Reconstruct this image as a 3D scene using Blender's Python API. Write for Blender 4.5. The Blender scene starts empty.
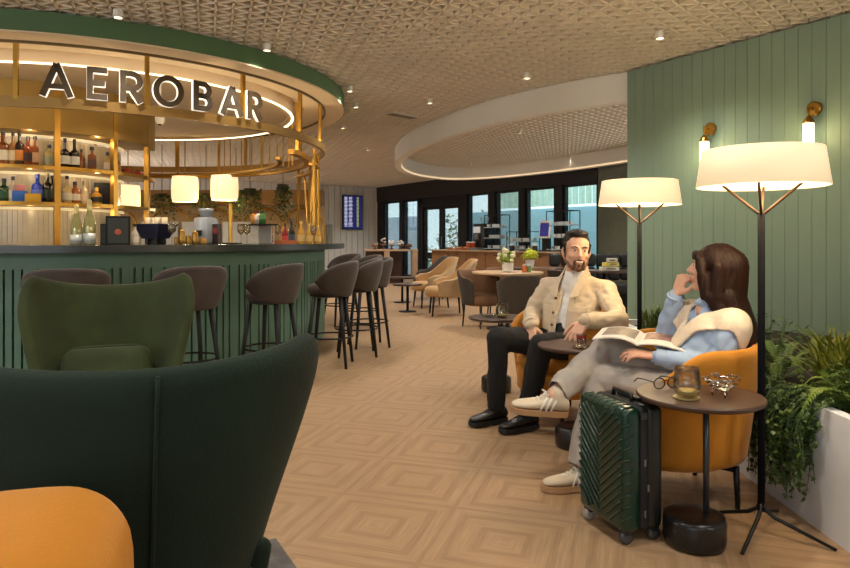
import bpy, bmesh, math, random
from mathutils import Vector, Matrix, noise, Quaternion
random.seed(7)
SC = bpy.context.scene
COL = SC.collection
PI = math.pi
CAMZ = 1.15; FPX = 660.0; HOR = 240.0
def X(u, d): return (u-425.0)/FPX*d
def Z(v, d): return CAMZ-(v-HOR)/FPX*d
def V(*a): return Vector(a)
def lerp(a, b, t): return a+(b-a)*t
def sm(t):
    t = max(0.0, min(1.0, t)); return t*t*(3-2*t)

# ------------------------------------------------------------------ materials
MATS = {}
def srgb(r, g, b):
    f = lambda c: (c/12.92 if c <= 0.04045 else ((c+0.055)/1.055)**2.4)
    return (f(r/255), f(g/255), f(b/255), 1)
def mat(name, rgb, rough=0.5, metal=0.0, var=0.12, scale=8.0, sheen=0.0, bump=0.0, bscale=60.0, stretch=(1, 1, 1), emit=0.0, emit_rgb=None, coat=0.0):
    if name in MATS: return MATS[name]
    m = bpy.data.materials.new(name); m.use_nodes = True
    nt = m.node_tree; N = nt.nodes; L = nt.links
    b = N['Principled BSDF']
    c = srgb(*rgb)
    tc = N.new('ShaderNodeTexCoord'); mp = N.new('ShaderNodeMapping')
    mp.inputs['Scale'].default_value = stretch
    L.new(tc.outputs['Object'], mp.inputs['Vector'])
    nz = N.new('ShaderNodeTexNoise'); nz.inputs['Scale'].default_value = scale; nz.inputs['Detail'].default_value = 4
    L.new(mp.outputs['Vector'], nz.inputs['Vector'])
    rp = N.new('ShaderNodeValToRGB')
    rp.color_ramp.elements[0].position = 0.25; rp.color_ramp.elements[1].position = 0.75
    rp.color_ramp.elements[0].color = tuple(x*(1-var) for x in c[:3])+(1,)
    rp.color_ramp.elements[1].color = tuple(min(1, x*(1+var)) for x in c[:3])+(1,)
    L.new(nz.outputs['Fac'], rp.inputs['Fac']); L.new(rp.outputs['Color'], b.inputs['Base Color'])
    b.inputs['Roughness'].default_value = rough; b.inputs['Metallic'].default_value = metal
    if sheen:
        b.inputs['Sheen Weight'].default_value = sheen; b.inputs['Sheen Roughness'].default_value = 0.35
        b.inputs['Sheen Tint'].default_value = tuple(min(1, 0.35+x) for x in c[:3])+(1,)
    if coat: b.inputs['Coat Weight'].default_value = coat
    if bump:
        n2 = N.new('ShaderNodeTexNoise'); n2.inputs['Scale'].default_value = bscale; n2.inputs['Detail'].default_value = 3
        L.new(mp.outputs['Vector'], n2.inputs['Vector'])
        bp = N.new('ShaderNodeBump'); bp.inputs['Strength'].default_value = bump; bp.inputs['Distance'].default_value = 0.01
        L.new(n2.outputs['Fac'], bp.inputs['Height']); L.new(bp.outputs['Normal'], b.inputs['Normal'])
    if emit:
        e = srgb(*(emit_rgb or rgb)); b.inputs['Emission Color'].default_value = e; b.inputs['Emission Strength'].default_value = emit
    MATS[name] = m; return m
def glass(name, rgb, clear=0.85, rough=0.03):
    if name in MATS: return MATS[name]
    m = bpy.data.materials.new(name); m.use_nodes = True
    nt = m.node_tree; N = nt.nodes; L = nt.links
    for n in list(N): N.remove(n)
    out = N.new('ShaderNodeOutputMaterial'); mx = N.new('ShaderNodeMixShader')
    tr = N.new('ShaderNodeBsdfTransparent'); tr.inputs['Color'].default_value = srgb(*rgb)
    gl = N.new('ShaderNodeBsdfGlossy'); gl.inputs['Roughness'].default_value = rough
    lw = N.new('ShaderNodeLayerWeight'); lw.inputs['Blend'].default_value = 0.25
    mt = N.new('ShaderNodeMath'); mt.operation = 'MULTIPLY_ADD'
    mt.inputs[1].default_value = 0.6; mt.inputs[2].default_value = 1-clear; mt.use_clamp = True
    L.new(lw.outputs['Fresnel'], mt.inputs[0]); L.new(mt.outputs[0], mx.inputs['Fac'])
    L.new(tr.outputs[0], mx.inputs[1]); L.new(gl.outputs[0], mx.inputs[2]); L.new(mx.outputs[0], out.inputs['Surface'])
    MATS[name] = m; return m
def bottle_glass(name, rgb):
    return mat(name, rgb, 0.08, 0, 0.15, 20, coat=0.4)

# ------------------------------------------------------------------ mesh builder
class MB:
    def __init__(s): s.bm = bmesh.new()
    def quadring(s, rings, cap0=True, cap1=True, closed=True):
        vs = [[s.bm.verts.new(p) for p in r] for r in rings]
        n = len(rings[0])
        for a, b in zip(vs[:-1], vs[1:]):
            for i in range(n if closed else n-1):
                j = (i+1) % n
                try: s.bm.faces.new((a[i], a[j], b[j], b[i]))
                except ValueError: pass
        if cap0: s.bm.faces.new(list(reversed(vs[0])))
        if cap1: s.bm.faces.new(vs[-1])
        return s
    def box(s, c, size, rz=0, bev=0.0, seg=2, rot=None):
        b = bmesh.new(); bmesh.ops.create_cube(b, size=1)
        bmesh.ops.scale(b, vec=size, verts=b.verts)
        if bev: bmesh.ops.bevel(b, geom=b.edges[:], offset=min(bev, 0.49*min(size)), segments=seg, profile=0.5, affect='EDGES')
        M = Matrix.Translation(c) @ (rot.to_4x4() if rot else Matrix.Rotation(rz, 4, 'Z'))
        bmesh.ops.transform(b, matrix=M, verts=b.verts)
        s.add(b); return s
    def add(s, b):
        me = bpy.data.meshes.new('t'); b.to_mesh(me); b.free(); s.bm.from_mesh(me); bpy.data.meshes.remove(me)
    def tube(s, pts, r, seg=8, cap=True, sec=None):
        pts = [Vector(p) for p in pts]; n = len(pts)
        rs = r if isinstance(r, (list, tuple)) else [r]*n
        T = [(pts[min(i+1, n-1)]-pts[max(i-1, 0)]).normalized() for i in range(n)]
        a = Vector((0, 0, 1)) if abs(T[0].z) < 0.9 else Vector((1, 0, 0))
        nrm = (a-T[0]*a.dot(T[0])).normalized()
        rings = []
        for i in range(n):
            nrm = (nrm-T[i]*nrm.dot(T[i])).normalized(); bn = T[i].cross(nrm)
            rings.append([pts[i]+(nrm*math.cos(2*PI*k/seg)+bn*math.sin(2*PI*k/seg))*rs[i] for k in range(seg)])
        s.quadring(rings, cap, cap); return s
    def bar(s, a, b, w, h):
        a, b = Vector(a), Vector(b); d = b-a; t = d.normalized()
        up = Vector((0, 0, 1)) if abs(t.z) < 0.95 else Vector((0, 1, 0))
        sd = t.cross(up).normalized(); u2 = sd.cross(t)
        ring = lambda p: [p+sd*w/2*x+u2*h/2*y for x, y in ((-1, -1), (1, -1), (1, 1), (-1, 1))]
        s.quadring([ring(a), ring(b)]); return s
    def lathe(s, prof, c=(0, 0, 0), seg=24, cap0=True, cap1=True, axis=None, sx=1, sy=1):
        c = Vector(c); rings = []
        R = axis.to_matrix() if axis else Matrix.Identity(3)
        for r, z in prof:
            r = max(r, 1e-4)
            rings.append([c+R @ Vector((r*sx*math.cos(2*PI*k/seg), r*sy*math.sin(2*PI*k/seg), z)) for k in range(seg)])
        s.quadring(rings, cap0, cap1); return s
    def arc(s, c, r0, r1, z0, z1, a0, a1, n):
        """an annular sector block; angles in radians"""
        rings = []; full = abs(a1-a0) > 2*PI-1e-4
        for i in range(n+1):
            a = lerp(a0, a1, i/n); ca, sa = math.cos(a), math.sin(a)
            rings.append([Vector((c[0]+r*ca, c[1]+r*sa, z)) for r, z in ((r0, z0), (r1, z0), (r1, z1), (r0, z1))])
        s.quadring(rings, not full, not full); return s
    def prism(s, poly, z0, z1):
        s.quadring([[Vector((x, y, z0)) for x, y in poly], [Vector((x, y, z1)) for x, y in poly]]); return s
    def ell(s, c, r, rot=None, seg=20, rings=12):
        b = bmesh.new(); bmesh.ops.create_uvsphere(b, u_segments=seg, v_segments=rings, radius=1)
        bmesh.ops.scale(b, vec=r if hasattr(r, '__len__') else (r, r, r), verts=b.verts)
        M = Matrix.Translation(c) @ (rot.to_4x4() if rot else Matrix.Identity(4))
        bmesh.ops.transform(b, matrix=M, verts=b.verts); s.add(b); return s
    def cap(s, p0, p1, r0, r1=None, seg=16):
        """tapered capsule"""
        r1 = r0 if r1 is None else r1
        p0, p1 = Vector(p0), Vector(p1); ax = p1-p0; L = ax.length
        if L < 1e-6: return s.ell(p0, r0)
        q = Vector((0, 0, 1)).rotation_difference(ax)
        prof = [(r0*math.sin(a), -r0*math.cos(a)) for a in (0.02, .4, .8, 1.2, PI/2)]
        prof += [(r1*math.cos(a), L+r1*math.sin(a)) for a in (0, .4, .8, 1.2, 1.55)]
        return s.lathe(prof, p0, seg, axis=q)
    def loft(s, secs, seg=24):
        """secs: (centre, semi-axis vector a, semi-axis vector b)"""
        s.quadring([[Vector(c)+Vector(a)*math.cos(2*PI*k/seg)+Vector(b)*math.sin(2*PI*k/seg) for k in range(seg)] for c, a, b in secs]); return s
    def surf(s, f, ns, nt, thick):
        """closed thick sheet; f(s,t), s in -1..1, t in 0..1; thickness towards the side of ds x dt"""
        P = [[Vector(f(-1+2*i/ns, j/nt)) for j in range(nt+1)] for i in range(ns+1)]
        Nn = [[None]*(nt+1) for _ in range(ns+1)]
        for i in range(ns+1):
            for j in range(nt+1):
                a = P[min(i+1, ns)][j]-P[max(i-1, 0)][j]; b = P[i][min(j+1, nt)]-P[i][max(j-1, 0)]
                n = a.cross(b); Nn[i][j] = n.normalized() if n.length > 1e-9 else Vector((0, 0, 1))
        A = [[s.bm.verts.new(P[i][j]) for j in range(nt+1)] for i in range(ns+1)]
        B = [[s.bm.verts.new(P[i][j]+Nn[i][j]*thick) for j in range(nt+1)] for i in range(ns+1)]
        F = s.bm.faces.new
        for i in range(ns):
            for j in range(nt):
                F((A[i][j], A[i][j+1], A[i+1][j+1], A[i+1][j])); F((B[i][j], B[i+1][j], B[i+1][j+1], B[i][j+1]))
        for i in range(ns):
            F((A[i][0], A[i+1][0], B[i+1][0], B[i][0])); F((A[i][nt], B[i][nt], B[i+1][nt], A[i+1][nt]))
        for j in range(nt):
            F((A[0][j], B[0][j], B[0][j+1], A[0][j+1])); F((A[ns][j], A[ns][j+1], B[ns][j+1], B[ns][j]))
        return s
    def move(s, M):
        bmesh.ops.transform(s.bm, matrix=M, verts=s.bm.verts); return s

def obj(name, mb, m, parent=None, smooth=False, sub=0, voxel=0.0, smooth_it=0, wrinkle=None, loc=None, keep=None, thick=0.0, smf=0.5):
    me = bpy.data.meshes.new(name)
    bmesh.ops.recalc_face_normals(mb.bm, faces=mb.bm.faces[:])
    mb.bm.to_mesh(me); mb.bm.free()
    o = bpy.data.objects.new(name, me); COL.objects.link(o)
    if voxel or sub or smooth_it:
        if voxel:
            md = o.modifiers.new('r', 'REMESH'); md.mode = 'VOXEL'; md.voxel_size = voxel; md.use_smooth_shade = True
        if smooth_it:
            md = o.modifiers.new('s', 'SMOOTH'); md.factor = smf; md.iterations = smooth_it
        if sub:
            md = o.modifiers.new('u', 'SUBSURF'); md.levels = sub; md.render_levels = sub
        bake(o)
    if keep:
        b = bmesh.new(); b.from_mesh(o.data)
        dl = [f for f in b.faces if not keep(f.calc_center_median(), f.normal)]
        bmesh.ops.delete(b, geom=dl, context='FACES'); b.to_mesh(o.data); b.free()
    if wrinkle:
        me = o.data; ns = [v.normal.copy() for v in me.vertices]
        for v, n in zip(me.vertices, ns): v.co = v.co+n*wrinkle(v.co, n)
    if thick:
        md = o.modifiers.new('t', 'SOLIDIFY'); md.thickness = thick; md.offset = -1
        md2 = o.modifiers.new('s', 'SMOOTH'); md2.factor = 0.5; md2.iterations = 2
        bake(o)
    o.data.materials.clear(); o.data.materials.append(m)
    if smooth or voxel or sub:
        o.data.polygons.foreach_set('use_smooth', [True]*len(o.data.polygons))
        if smooth == 'auto': o.data.set_sharp_from_angle(angle=math.radians(40))
    if parent is not None: o.parent = parent
    if loc is not None: o.location = loc
    return o
def bake(o):
    bpy.context.view_layer.update()
    dg = bpy.context.evaluated_depsgraph_get()
    me = bpy.data.meshes.new_from_object(o.evaluated_get(dg))
    old = o.data; o.modifiers.clear(); o.data = me; nm = old.name; bpy.data.meshes.remove(old); me.name = nm
def tag(o, label=None, cat=None, group=None, kind=None):
    if label: o['label'] = label
    if cat: o['category'] = cat
    if group: o['group'] = group
    if kind: o['kind'] = kind
    return o
def thing(name, label, cat, loc=(0, 0, 0), rotz=0, group=None):
    o = bpy.data.objects.new(name, None); COL.objects.link(o)
    o.empty_display_size = 0.1; o.location = loc; o.rotation_euler = (0, 0, rotz)
    return tag(o, label, cat, group)
def struct(name, mb, m, smooth=False):
    o = obj(name, mb, m, None, smooth); o['kind'] = 'structure'; return o
def dup(root, loc, rotz, label, group=None):
    r = root.copy(); COL.objects.link(r); r.location = loc; r.rotation_euler = (0, 0, rotz)
    r['label'] = label
    if group: r['group'] = group
    for ch in list(root.children):
        c = ch.copy(); COL.objects.link(c); c.parent = r
        for g in list(ch.children):
            d = g.copy(); COL.objects.link(d); d.parent = c
    return r
def facing(f):   # rotation so that local -Y (the front) points along f
    return math.atan2(f[1], f[0])+PI/2

# ------------------------------------------------------------------ palette
BRASS = mat('brushed_brass', (176, 134, 58), 0.32, 0.9, 0.08, 6)
BRONZE = mat('bronze_paint', (96, 78, 44), 0.45, 0.3, 0.06)
BLACK = mat('black_metal', (26, 25, 25), 0.42, 0.5, 0.1)
BLACKWOOD = mat('black_wood', (14, 12, 12), 0.6, 0, 0.15, 12, stretch=(1, 1, .2))
FRAME = mat('black_window_frame', (20, 18, 18), 0.5, 0.2, 0.08)
GREENW = mat('sage_green_paint', (120, 142, 124), 0.6, 0, 0.05, 3)
GREENB = mat('bar_green_paint', (88, 122, 104), 0.5, 0, 0.06, 4)
GREENF = mat('fascia_green_paint', (76, 108, 70), 0.6, 0, 0.05, 3)
CREAM = mat('cream_paint', (226, 205, 172), 0.7, 0, 0.03, 2)
WHITE = mat('white_paint', (225, 222, 214), 0.6, 0, 0.03, 2)
LATTICE = mat('beige_lattice', (232, 222, 206), 0.45, 0, 0.06, 3)
MUSTARD = mat('mustard_velvet', (190, 124, 24), 0.8, 0, 0.14, 7, sheen=0.5, bump=0.25, bscale=180)
GREENV = mat('dark_green_velvet', (7, 31, 17), 0.9, 0, 0.4, 5, sheen=0.05, bump=0.2, bscale=160)  # green darkened further to stand in for shade on the near chair's back
OLIVEV = mat('olive_green_velvet', (49, 59, 24), 0.85, 0, 0.4, 5, sheen=0.25, bump=0.2, bscale=160)
TAUPE = mat('taupe_velvet', (64, 56, 52), 0.8, 0, 0.25, 6, sheen=0.4, bump=0.2, bscale=150)
TAN = mat('tan_upholstery', (178, 140, 92), 0.75, 0, 0.1, 7, sheen=0.3, bump=0.15, bscale=150)
GREYF = mat('pale_grey_fabric', (176, 170, 160), 0.8, 0, 0.08, 9, bump=0.2, bscale=200)
DARKF = mat('charcoal_upholstery', (58, 52, 46), 0.8, 0, 0.15, 8, sheen=0.2)
WALNUT = mat('walnut_top', (70, 50, 40), 0.4, 0, 0.15, 6, stretch=(1, 8, 1))
OAK = mat('oak_veneer', (140, 98, 60), 0.5, 0, 0.15, 5, stretch=(1, 1, 7))
OAKTOP = mat('pale_wood_top', (182, 152, 116), 0.45, 0, 0.12, 5, stretch=(7, 1, 1))
CLEAR = glass('clear_glass', (248, 250, 250), 0.95)
SHELFLED = mat('shelf_led', (255, 236, 200), 0.5, emit=.55, emit_rgb=(255, 220, 160))
PANE = glass('window_glass', (232, 244, 244), 0.95)
LEDM = mat('led_strip', (255, 236, 200), 0.5, emit=3.2, emit_rgb=(255, 232, 190))
PAPER = mat('white_paper', (232, 228, 220), 0.6)
# ================================================================== SETTING
CEIL = 2.81
WL0 = V(-1.43, 21.0); WLd = V(4.97, -7.6)                 # window wall: corner and direction to the right
wdir = WLd.normalized(); wnor = V(wdir.y, -wdir.x)*1.0      # towards the room?
if wnor.y > 0: wnor = -wnor
ldir = V(-0.83, -0.56).normalized()                         # white wall going left from the corner
G0 = V(1.97, 6.43); gdir = V(0.547, -0.837).normalized()    # green wall: free end and direction to the right
gnor = V(-gdir.y, gdir.x)
if gnor.x > 0: gnor = -gnor
def P3(p, z): return V(p.x, p.y, z)

# floor material: oak parquet laid as concentric squares
def floor_mat():
    m = bpy.data.materials.new('oak_square_parquet'); m.use_nodes = True
    nt = m.node_tree; N = nt.nodes; L = nt.links; b = N['Principled BSDF']
    tc = N.new('ShaderNodeTexCoord'); mp = N.new('ShaderNodeMapping')
    mp.inputs['Location'].default_value = (0.045, -3.1625, 0)
    L.new(tc.outputs['Object'], mp.inputs['Vector'])
    m2 = N.new('ShaderNodeMapping'); m2.inputs['Rotation'].default_value = (0, 0, math.radians(17.2)); m2.inputs['Scale'].default_value = (1/.52,)*3
    L.new(mp.outputs[0], m2.inputs['Vector'])
    sp = N.new('ShaderNodeSeparateXYZ'); L.new(m2.outputs[0], sp.inputs[0])
    def M(op, a, bb=None, c=None):
        n = N.new('ShaderNodeMath'); n.operation = op
        for i, x in enumerate((a, bb, c)):
            if x is None: continue
            if isinstance(x, (int, float)): n.inputs[i].default_value = x
            else: L.new(x, n.inputs[i])
        return n.outputs[0]
    px = M('SUBTRACT', M('FRACT', M('ADD', sp.outputs['X'], 0.5)), 0.5); py = M('SUBTRACT', M('FRACT', M('ADD', sp.outputs['Y'], 0.5)), 0.5)
    ax = M('ABSOLUTE', px); ay = M('ABSOLUTE', py)
    mxn = M('MULTIPLY', M('MAXIMUM', ax, ay), 2.0)
    wob = N.new('ShaderNodeTexNoise'); wob.inputs['Scale'].default_value = 9; L.new(tc.outputs['Object'], wob.inputs['Vector'])
    mxn = M('ADD', mxn, M('MULTIPLY', M('SUBTRACT', wob.outputs['Fac'], .5), .05))
    ramp = N.new('ShaderNodeValToRGB'); cr = ramp.color_ramp; cr.interpolation = 'LINEAR'
    lo, hi = 0.0, 1.0
    stops = [(0, 0), (.28, 0), (.31, 1), (.40, 1), (.43, 0), (.66, 0), (.69, 1), (.79, 1), (.82, 0), (.955, 0), (.975, 1), (1, 1)]
    while len(cr.elements) < len(stops): cr.elements.new(0.5)
    for e, (p, v) in zip(cr.elements, stops): e.position = p; e.color = (v, v, v, 1)
    L.new(mxn, ramp.inputs['Fac'])
    # plank grain runs along the sides of each square
    side = M('GREATER_THAN', ax, ay)
    grain = []
    for sc in ((2, 40, 1), (40, 2, 1)):
        mm = N.new('ShaderNodeMapping'); mm.inputs['Scale'].default_value = sc; L.new(m2.outputs[0], mm.inputs['Vector'])
        g = N.new('ShaderNodeTexNoise'); g.inputs['Scale'].default_value = 1.2; g.inputs['Detail'].default_value = 5; L.new(mm.outputs[0], g.inputs['Vector']); grain.append(g.outputs['Fac'])
    gm = N.new('ShaderNodeMix'); gm.data_type = 'FLOAT'; L.new(side, gm.inputs[0]); L.new(grain[0], gm.inputs[2]); L.new(grain[1], gm.inputs[3])
    base = N.new('ShaderNodeValToRGB'); base.color_ramp.elements[0].position = .3; base.color_ramp.elements[1].position = .72
    base.color_ramp.elements[0].color = srgb(156, 126, 94); base.color_ramp.elements[1].color = srgb(176, 146, 112)
    L.new(gm.outputs[0], base.inputs['Fac'])
    dark = N.new('ShaderNodeMix'); dark.data_type = 'RGBA'; dark.blend_type = 'MULTIPLY'
    L.new(M('MULTIPLY', ramp.outputs['Color'], 0.5), dark.inputs[0]); L.new(base.outputs['Color'], dark.inputs[6]); dark.inputs[7].default_value = (.70, .66, .62, 1)
    L.new(dark.outputs[2], b.inputs['Base Color'])
    b.inputs['Roughness'].default_value = 0.42; b.inputs['Specular IOR Level'].default_value = 0.35
    return m
FLOORM = floor_mat()
mb = MB(); mb.box((-1, 10, -0.05), (22, 28, 0.1)); struct('floor', mb, FLOORM)

# lattice ceiling: three families of slats
def clip_line(p, d, poly):
    t0, t1 = -1e9, 1e9
    for i in range(len(poly)):
        a, b = poly[i], poly[(i+1) % len(poly)]
        n = V(-(b-a).y, (b-a).x); den = n.dot(d); num = n.dot(a-p)
        if abs(den) < 1e-9:
            if num > 0: return None
            continue
        t = num/den
        if den > 0: t0 = max(t0, t)
        else: t1 = min(t1, t)
    return (t0, t1) if t1 > t0+.05 else None
C_L = WL0+ldir*9.5
room = [V(-9.2, .8), V(6.2, .8), V(6.2, 9.0), WL0+WLd*1.0, WL0, C_L, V(-9.2, 14.6)]
mb = MB(); sp = .12
for ang in (math.radians(48), math.radians(108), math.radians(168)):
    d = V(math.cos(ang), math.sin(ang)); n = V(-d.y, d.x)
    for k in range(-260, 260):
        p = n*(k*sp)+V(0.03, 0.02)
        r = clip_line(p, d, room)
        if not r: continue
        a, b = p+d*r[0], p+d*r[1]
        w0, w1 = n*.0085, n*.007
        mb.quadring([[P3(q-w0, CEIL), P3(q+w0, CEIL), P3(q+w1, CEIL+.030), P3(q-w1, CEIL+.030)] for q in (a, b)])
struct('ceiling', mb, LATTICE)
mb = MB(); bk_ = [V(-9.5, -3.2), V(7.5, -3.2), V(7.5, 8.5), WL0+WLd*1.35, WL0-WLd*.02, C_L, V(-9.5, 14.6)]; mb.prism([(p.x, p.y) for p in bk_], CEIL+.032, CEIL+.08); struct('ceiling_backing', mb, mat('ceiling_backing_grey', (92, 80, 66), 0.8))
mb = MB()
for c_, s_ in (((-1, -3.1, .2), (17, .2, .4)), ((-1, -3.1, 2.78), (17, .2, .24)), ((-9.1, -3.1, 1.5), (.8, .2, 3.0)), ((3.6, -3.1, 1.5), (7.8, .2, 3.0)), ((-3, -3.1, 1.5), (.12, .2, 3)), ((-6, -3.1, 1.5), (.12, .2, 3))): mb.box(c_, s_)
struct('wall_back', mb, CREAM)
mb = MB(); mb.box((7.4, 3, 1.5), (.2, 12, 3.0)); struct('wall_near_right', mb, CREAM)
mb = MB(); mb.box((-9.6, 5.5, 1.5), (.2, 19, 3.0)); struct('wall_far_left', mb, CREAM)

# green boarded wall on the right
mb = MB(); bw = .102; n = 84; rz = math.atan2(gdir.y, gdir.x)
c = G0+gdir*(n*bw/2)-gnor*.0885
mb.box(P3(c, CEIL/2-.01), (n*bw, .17, CEIL-.02), rz)
for i in range(n):
    c = G0+gdir*(bw*(i+.5))-gnor*.012
    mb.box(P3(c, CEIL/2-.01), (bw-.002, .024, CEIL-.02), rz, bev=.0015, seg=1)
struct('wall_right', mb, GREENW, 'auto')

# white panelled wall far left
rz = math.atan2(ldir.y, ldir.x); lnor = V(-ldir.y, ldir.x)
if lnor.y > 0: lnor = -lnor
mb = MB(); Lw = 10.5
mb.box(P3(WL0+ldir*(Lw/2)-lnor*.12, CEIL/2+.015), (Lw+.3, .16, CEIL+.03), rz)
for i in range(52):
    mb.box(P3(WL0+ldir*(.1+.2*i)-lnor*.03, CEIL/2), (.188, .05, CEIL-.01), rz, bev=.006, seg=1)
struct('wall_left', mb, mat('warm_white_panel', (206, 202, 196), .6, 0, .03), 'auto')
mb = MB(); mb.box(P3(WL0+ldir*2.6-lnor*-.12, CEIL/2), (.5, .3, CEIL), rz); struct('wall_left_pier', mb, mat('beige_paint', (188, 164, 138), .6))

# window wall
rzw = math.atan2(wdir.y, wdir.x); WLEN = WLd.length
def s_of(u):
    k = (u-425)/FPX; return (21*k+1.43)/(4.97+7.6*k)*WLEN    # metres along the wall
def wall_box(mb, m0, m1, z0, z1, dep=.12, off=0.0):
    c = WL0+wdir*((m0+m1)/2)+wnor*off
    mb.box(P3(c, (z0+z1)/2), (abs(m1-m0), dep, z1-z0), rzw)
ZT = 2.34
mb = MB(); wall_box(mb, -.1, s_of(601), ZT, CEIL, .25); struct('wall_window_header', mb, mat('dark_header', (34, 28, 25), .6))
open_ = [(385.5, 402), (405, 420), (469.5, 491), (497.5, 521.5), (527.5, 557), (565, 600)]
dl, dr = s_of(422.5), s_of(464)
edges = [(-.1, s_of(385.5))]
allop = sorted([(s_of(a), s_of(b)) for a, b in open_]+[(dl, dr)])
for i, (a, b) in enumerate(allop):
    nxt = allop[i+1][0] if i+1 < len(allop) else s_of(601.5)
    edges.append((b, nxt))
mb = MB()
for a, b in edges: wall_box(mb, a, b, 0, ZT, .2)
struct('wall_window_piers', mb, FRAME)
k = 0
for a, b in [(s_of(a), s_of(b)) for a, b in open_]:
    k += 1
    mb = MB(); t = .05
    wall_box(mb, a, a+t, 0, ZT, .1); wall_box(mb, b-t, b, 0, ZT, .1); wall_box(mb, a, b, ZT-.06, ZT, .1); wall_box(mb, a, b, 0, .12, .1)
    w = struct('window_%d' % k, mb, FRAME)
    mb = MB(); wall_box(mb, a+t, b-t, .12, ZT-.06, .012); obj('pane', mb, PANE, w)
# double door, lower header
mb = MB(); wall_box(mb, dl, dl+.12, 0, ZT, .16); wall_box(mb, dr-.12, dr, 0, ZT, .16); wall_box(mb, dl, dr, 2.1, ZT, .16)
d1 = struct('door_1', mb, FRAME)
mid = (dl+dr)/2
for a, b in ((dl+.12, mid), (mid, dr-.12)):
    mb = MB(); t = .1
    wall_box(mb, a, a+t, .02, 2.1, .07); wall_box(mb, b-t, b, .02, 2.1, .07); wall_box(mb, a, b, 2.0, 2.1, .07); wall_box(mb, a, b, .02, .2, .07); wall_box(mb, a, b, .62, .8, .07)
    lf = obj('door_leaf', mb, FRAME, d1)
    mb = MB(); wall_box(mb, a+t, b-t, .2, 2.0, .012); obj('pane', mb, PANE, lf)
    mb = MB(); q = (b-.05 if a < mid-.1 else a+.05); wall_box(mb, q-.012, q+.012, .95, 1.25, .03, .06); obj('handle', mb, mat('steel', (150, 150, 150), .3, .9), lf)
# green-grey wall continuing right of the windows
mb = MB(); wall_box(mb, s_of(601.5), 13.5, 0, CEIL, .2); struct('wall_right_far', mb, mat('green_grey_paint', (104, 108, 92), .6))

# white ring hanging from the ceiling over the cafe
pts = [(2.0, 6.5), (1.31, 7.12), (.72, 7.9), (.22, 8.9), (-.3, 10.4), (-.56, 12.2), (-.4, 13.7), (.1, 14.75), (.75, 15.15), (1.6, 14.75), (2.5, 13.7), (3.4, 12.2), (4.1, 10.4), (4.3, 8.6), (3.9, 7.1), (3.2, 6.3), (2.6, 6.2)]
def closed_spline(pts, n):
    out = []; m = len(pts)
    for i in range(m):
        p0, p1, p2, p3 = [V(*pts[(i+j-1) % m]) for j in range(4)]
        for q in range(n):
            t = q/n
            out.append(.5*((2*p1)+(p2-p0)*t+(2*p0-5*p1+4*p2-p3)*t*t+(3*p1-p0-3*p2+p3)*t**3))
    return out
sp_ = closed_spline(pts, 6)
mb = MB(); rings = []
cc = V(1.7, 10.5)
for i, p in enumerate(sp_):
    t = (sp_[(i+1) % len(sp_)]-sp_[i-1]).normalized(); nn = V(-t.y, t.x)
    if nn.dot(cc-p) < 0: nn = -nn
    rings.append([P3(p, 2.52), P3(p, CEIL-.004), P3(p+nn*.12, CEIL-.004), P3(p+nn*.12, 2.52)])
rings.append(rings[0])
mb.quadring(rings, False, False)
struct('ceiling_ring_trim', mb, WHITE, 'auto')
mb = MB(); rings = []
for i, p in enumerate(sp_):
    t = (sp_[(i+1) % len(sp_)]-sp_[i-1]).normalized(); nn = V(-t.y, t.x)
    if nn.dot(cc-p) < 0: nn = -nn
    rings.append([P3(p+nn*.121, 2.53), P3(p+nn*.121, 2.555), P3(p+nn*.13, 2.555), P3(p+nn*.13, 2.53)])
rings.append(rings[0]); mb.quadring(rings, False, False)
tag(obj('ring_led_strip', mb, mat('ring_led', (255, 224, 180), .5, emit=.7)), 'thin lit strip along the inner lower edge of the white ceiling ring', 'light strip')

def m_at(u, off):       # metres along the wall where the view through pixel column u meets a plane this far outside
    k = (u-425)/FPX; p0 = WL0-wnor*off; return (k*p0.y-p0.x)/(wdir.x-k*wdir.y)
FROST = mat('frosted_blue_screen', (188, 226, 236), .5)
_n = FROST.node_tree.nodes; _l = FROST.node_tree.links; _t = _n.new('ShaderNodeBsdfTranslucent'); _t.inputs['Color'].default_value = srgb(222, 240, 245); _m = _n.new('ShaderNodeMixShader'); _m.inputs[0].default_value = .75
_l.new(_n['Principled BSDF'].outputs[0], _m.inputs[1]); _l.new(_t.outputs[0], _m.inputs[2]); _l.new(_m.outputs[0], _n['Material Output'].inputs['Surface'])
# outside: terrace floor, pale screens, striped facade, planting
OUT = -wnor
def out_box(mb, m0, m1, z0, z1, off, dep=.05):
    wall_box(mb, m0, m1, z0, z1, dep, -off)
mb = MB(); c = WL0+wdir*5+OUT*4.2; mb.box(P3(c, -.06), (26, 8, .1), rzw); struct('ground_terrace', mb, mat('terrace_stone', (170, 172, 172), .8))
mb = MB(); out_box(mb, m_at(375, 1.6), m_at(420, 1.6), 0, 1.95, 1.6); struct('outside_screen_white', mb, mat('white_screen', (214, 220, 228), .5))
mb = MB(); out_box(mb, m_at(469, 1.9), s_of(620)+3, 0, 1.98, 1.9, .06); struct('outside_screen_blue', mb, FROST)
mb = MB(); out_box(mb, s_of(470)+2, s_of(600)+9, 0, 5.5, 6.6, .2)
struct('outside_facade', mb, mat('pale_facade', (196, 208, 200), .7))
mb = MB()
for i in range(34): out_box(mb, m_at(495, 4.0)+.26*i, m_at(495, 4.0)+.26*i+.13, 2.2, 3.9, 4.0, .12)
struct('outside_facade_fins', mb, mat('mint_fins', (228, 244, 220), .6))
mb = MB(); out_box(mb, s_of(422)-4, m_at(470, 4.5), 0, 1.2, 4.5, .1); struct('outside_wall_white', mb, mat('white_wall_out', (220, 222, 222), .6))
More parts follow.
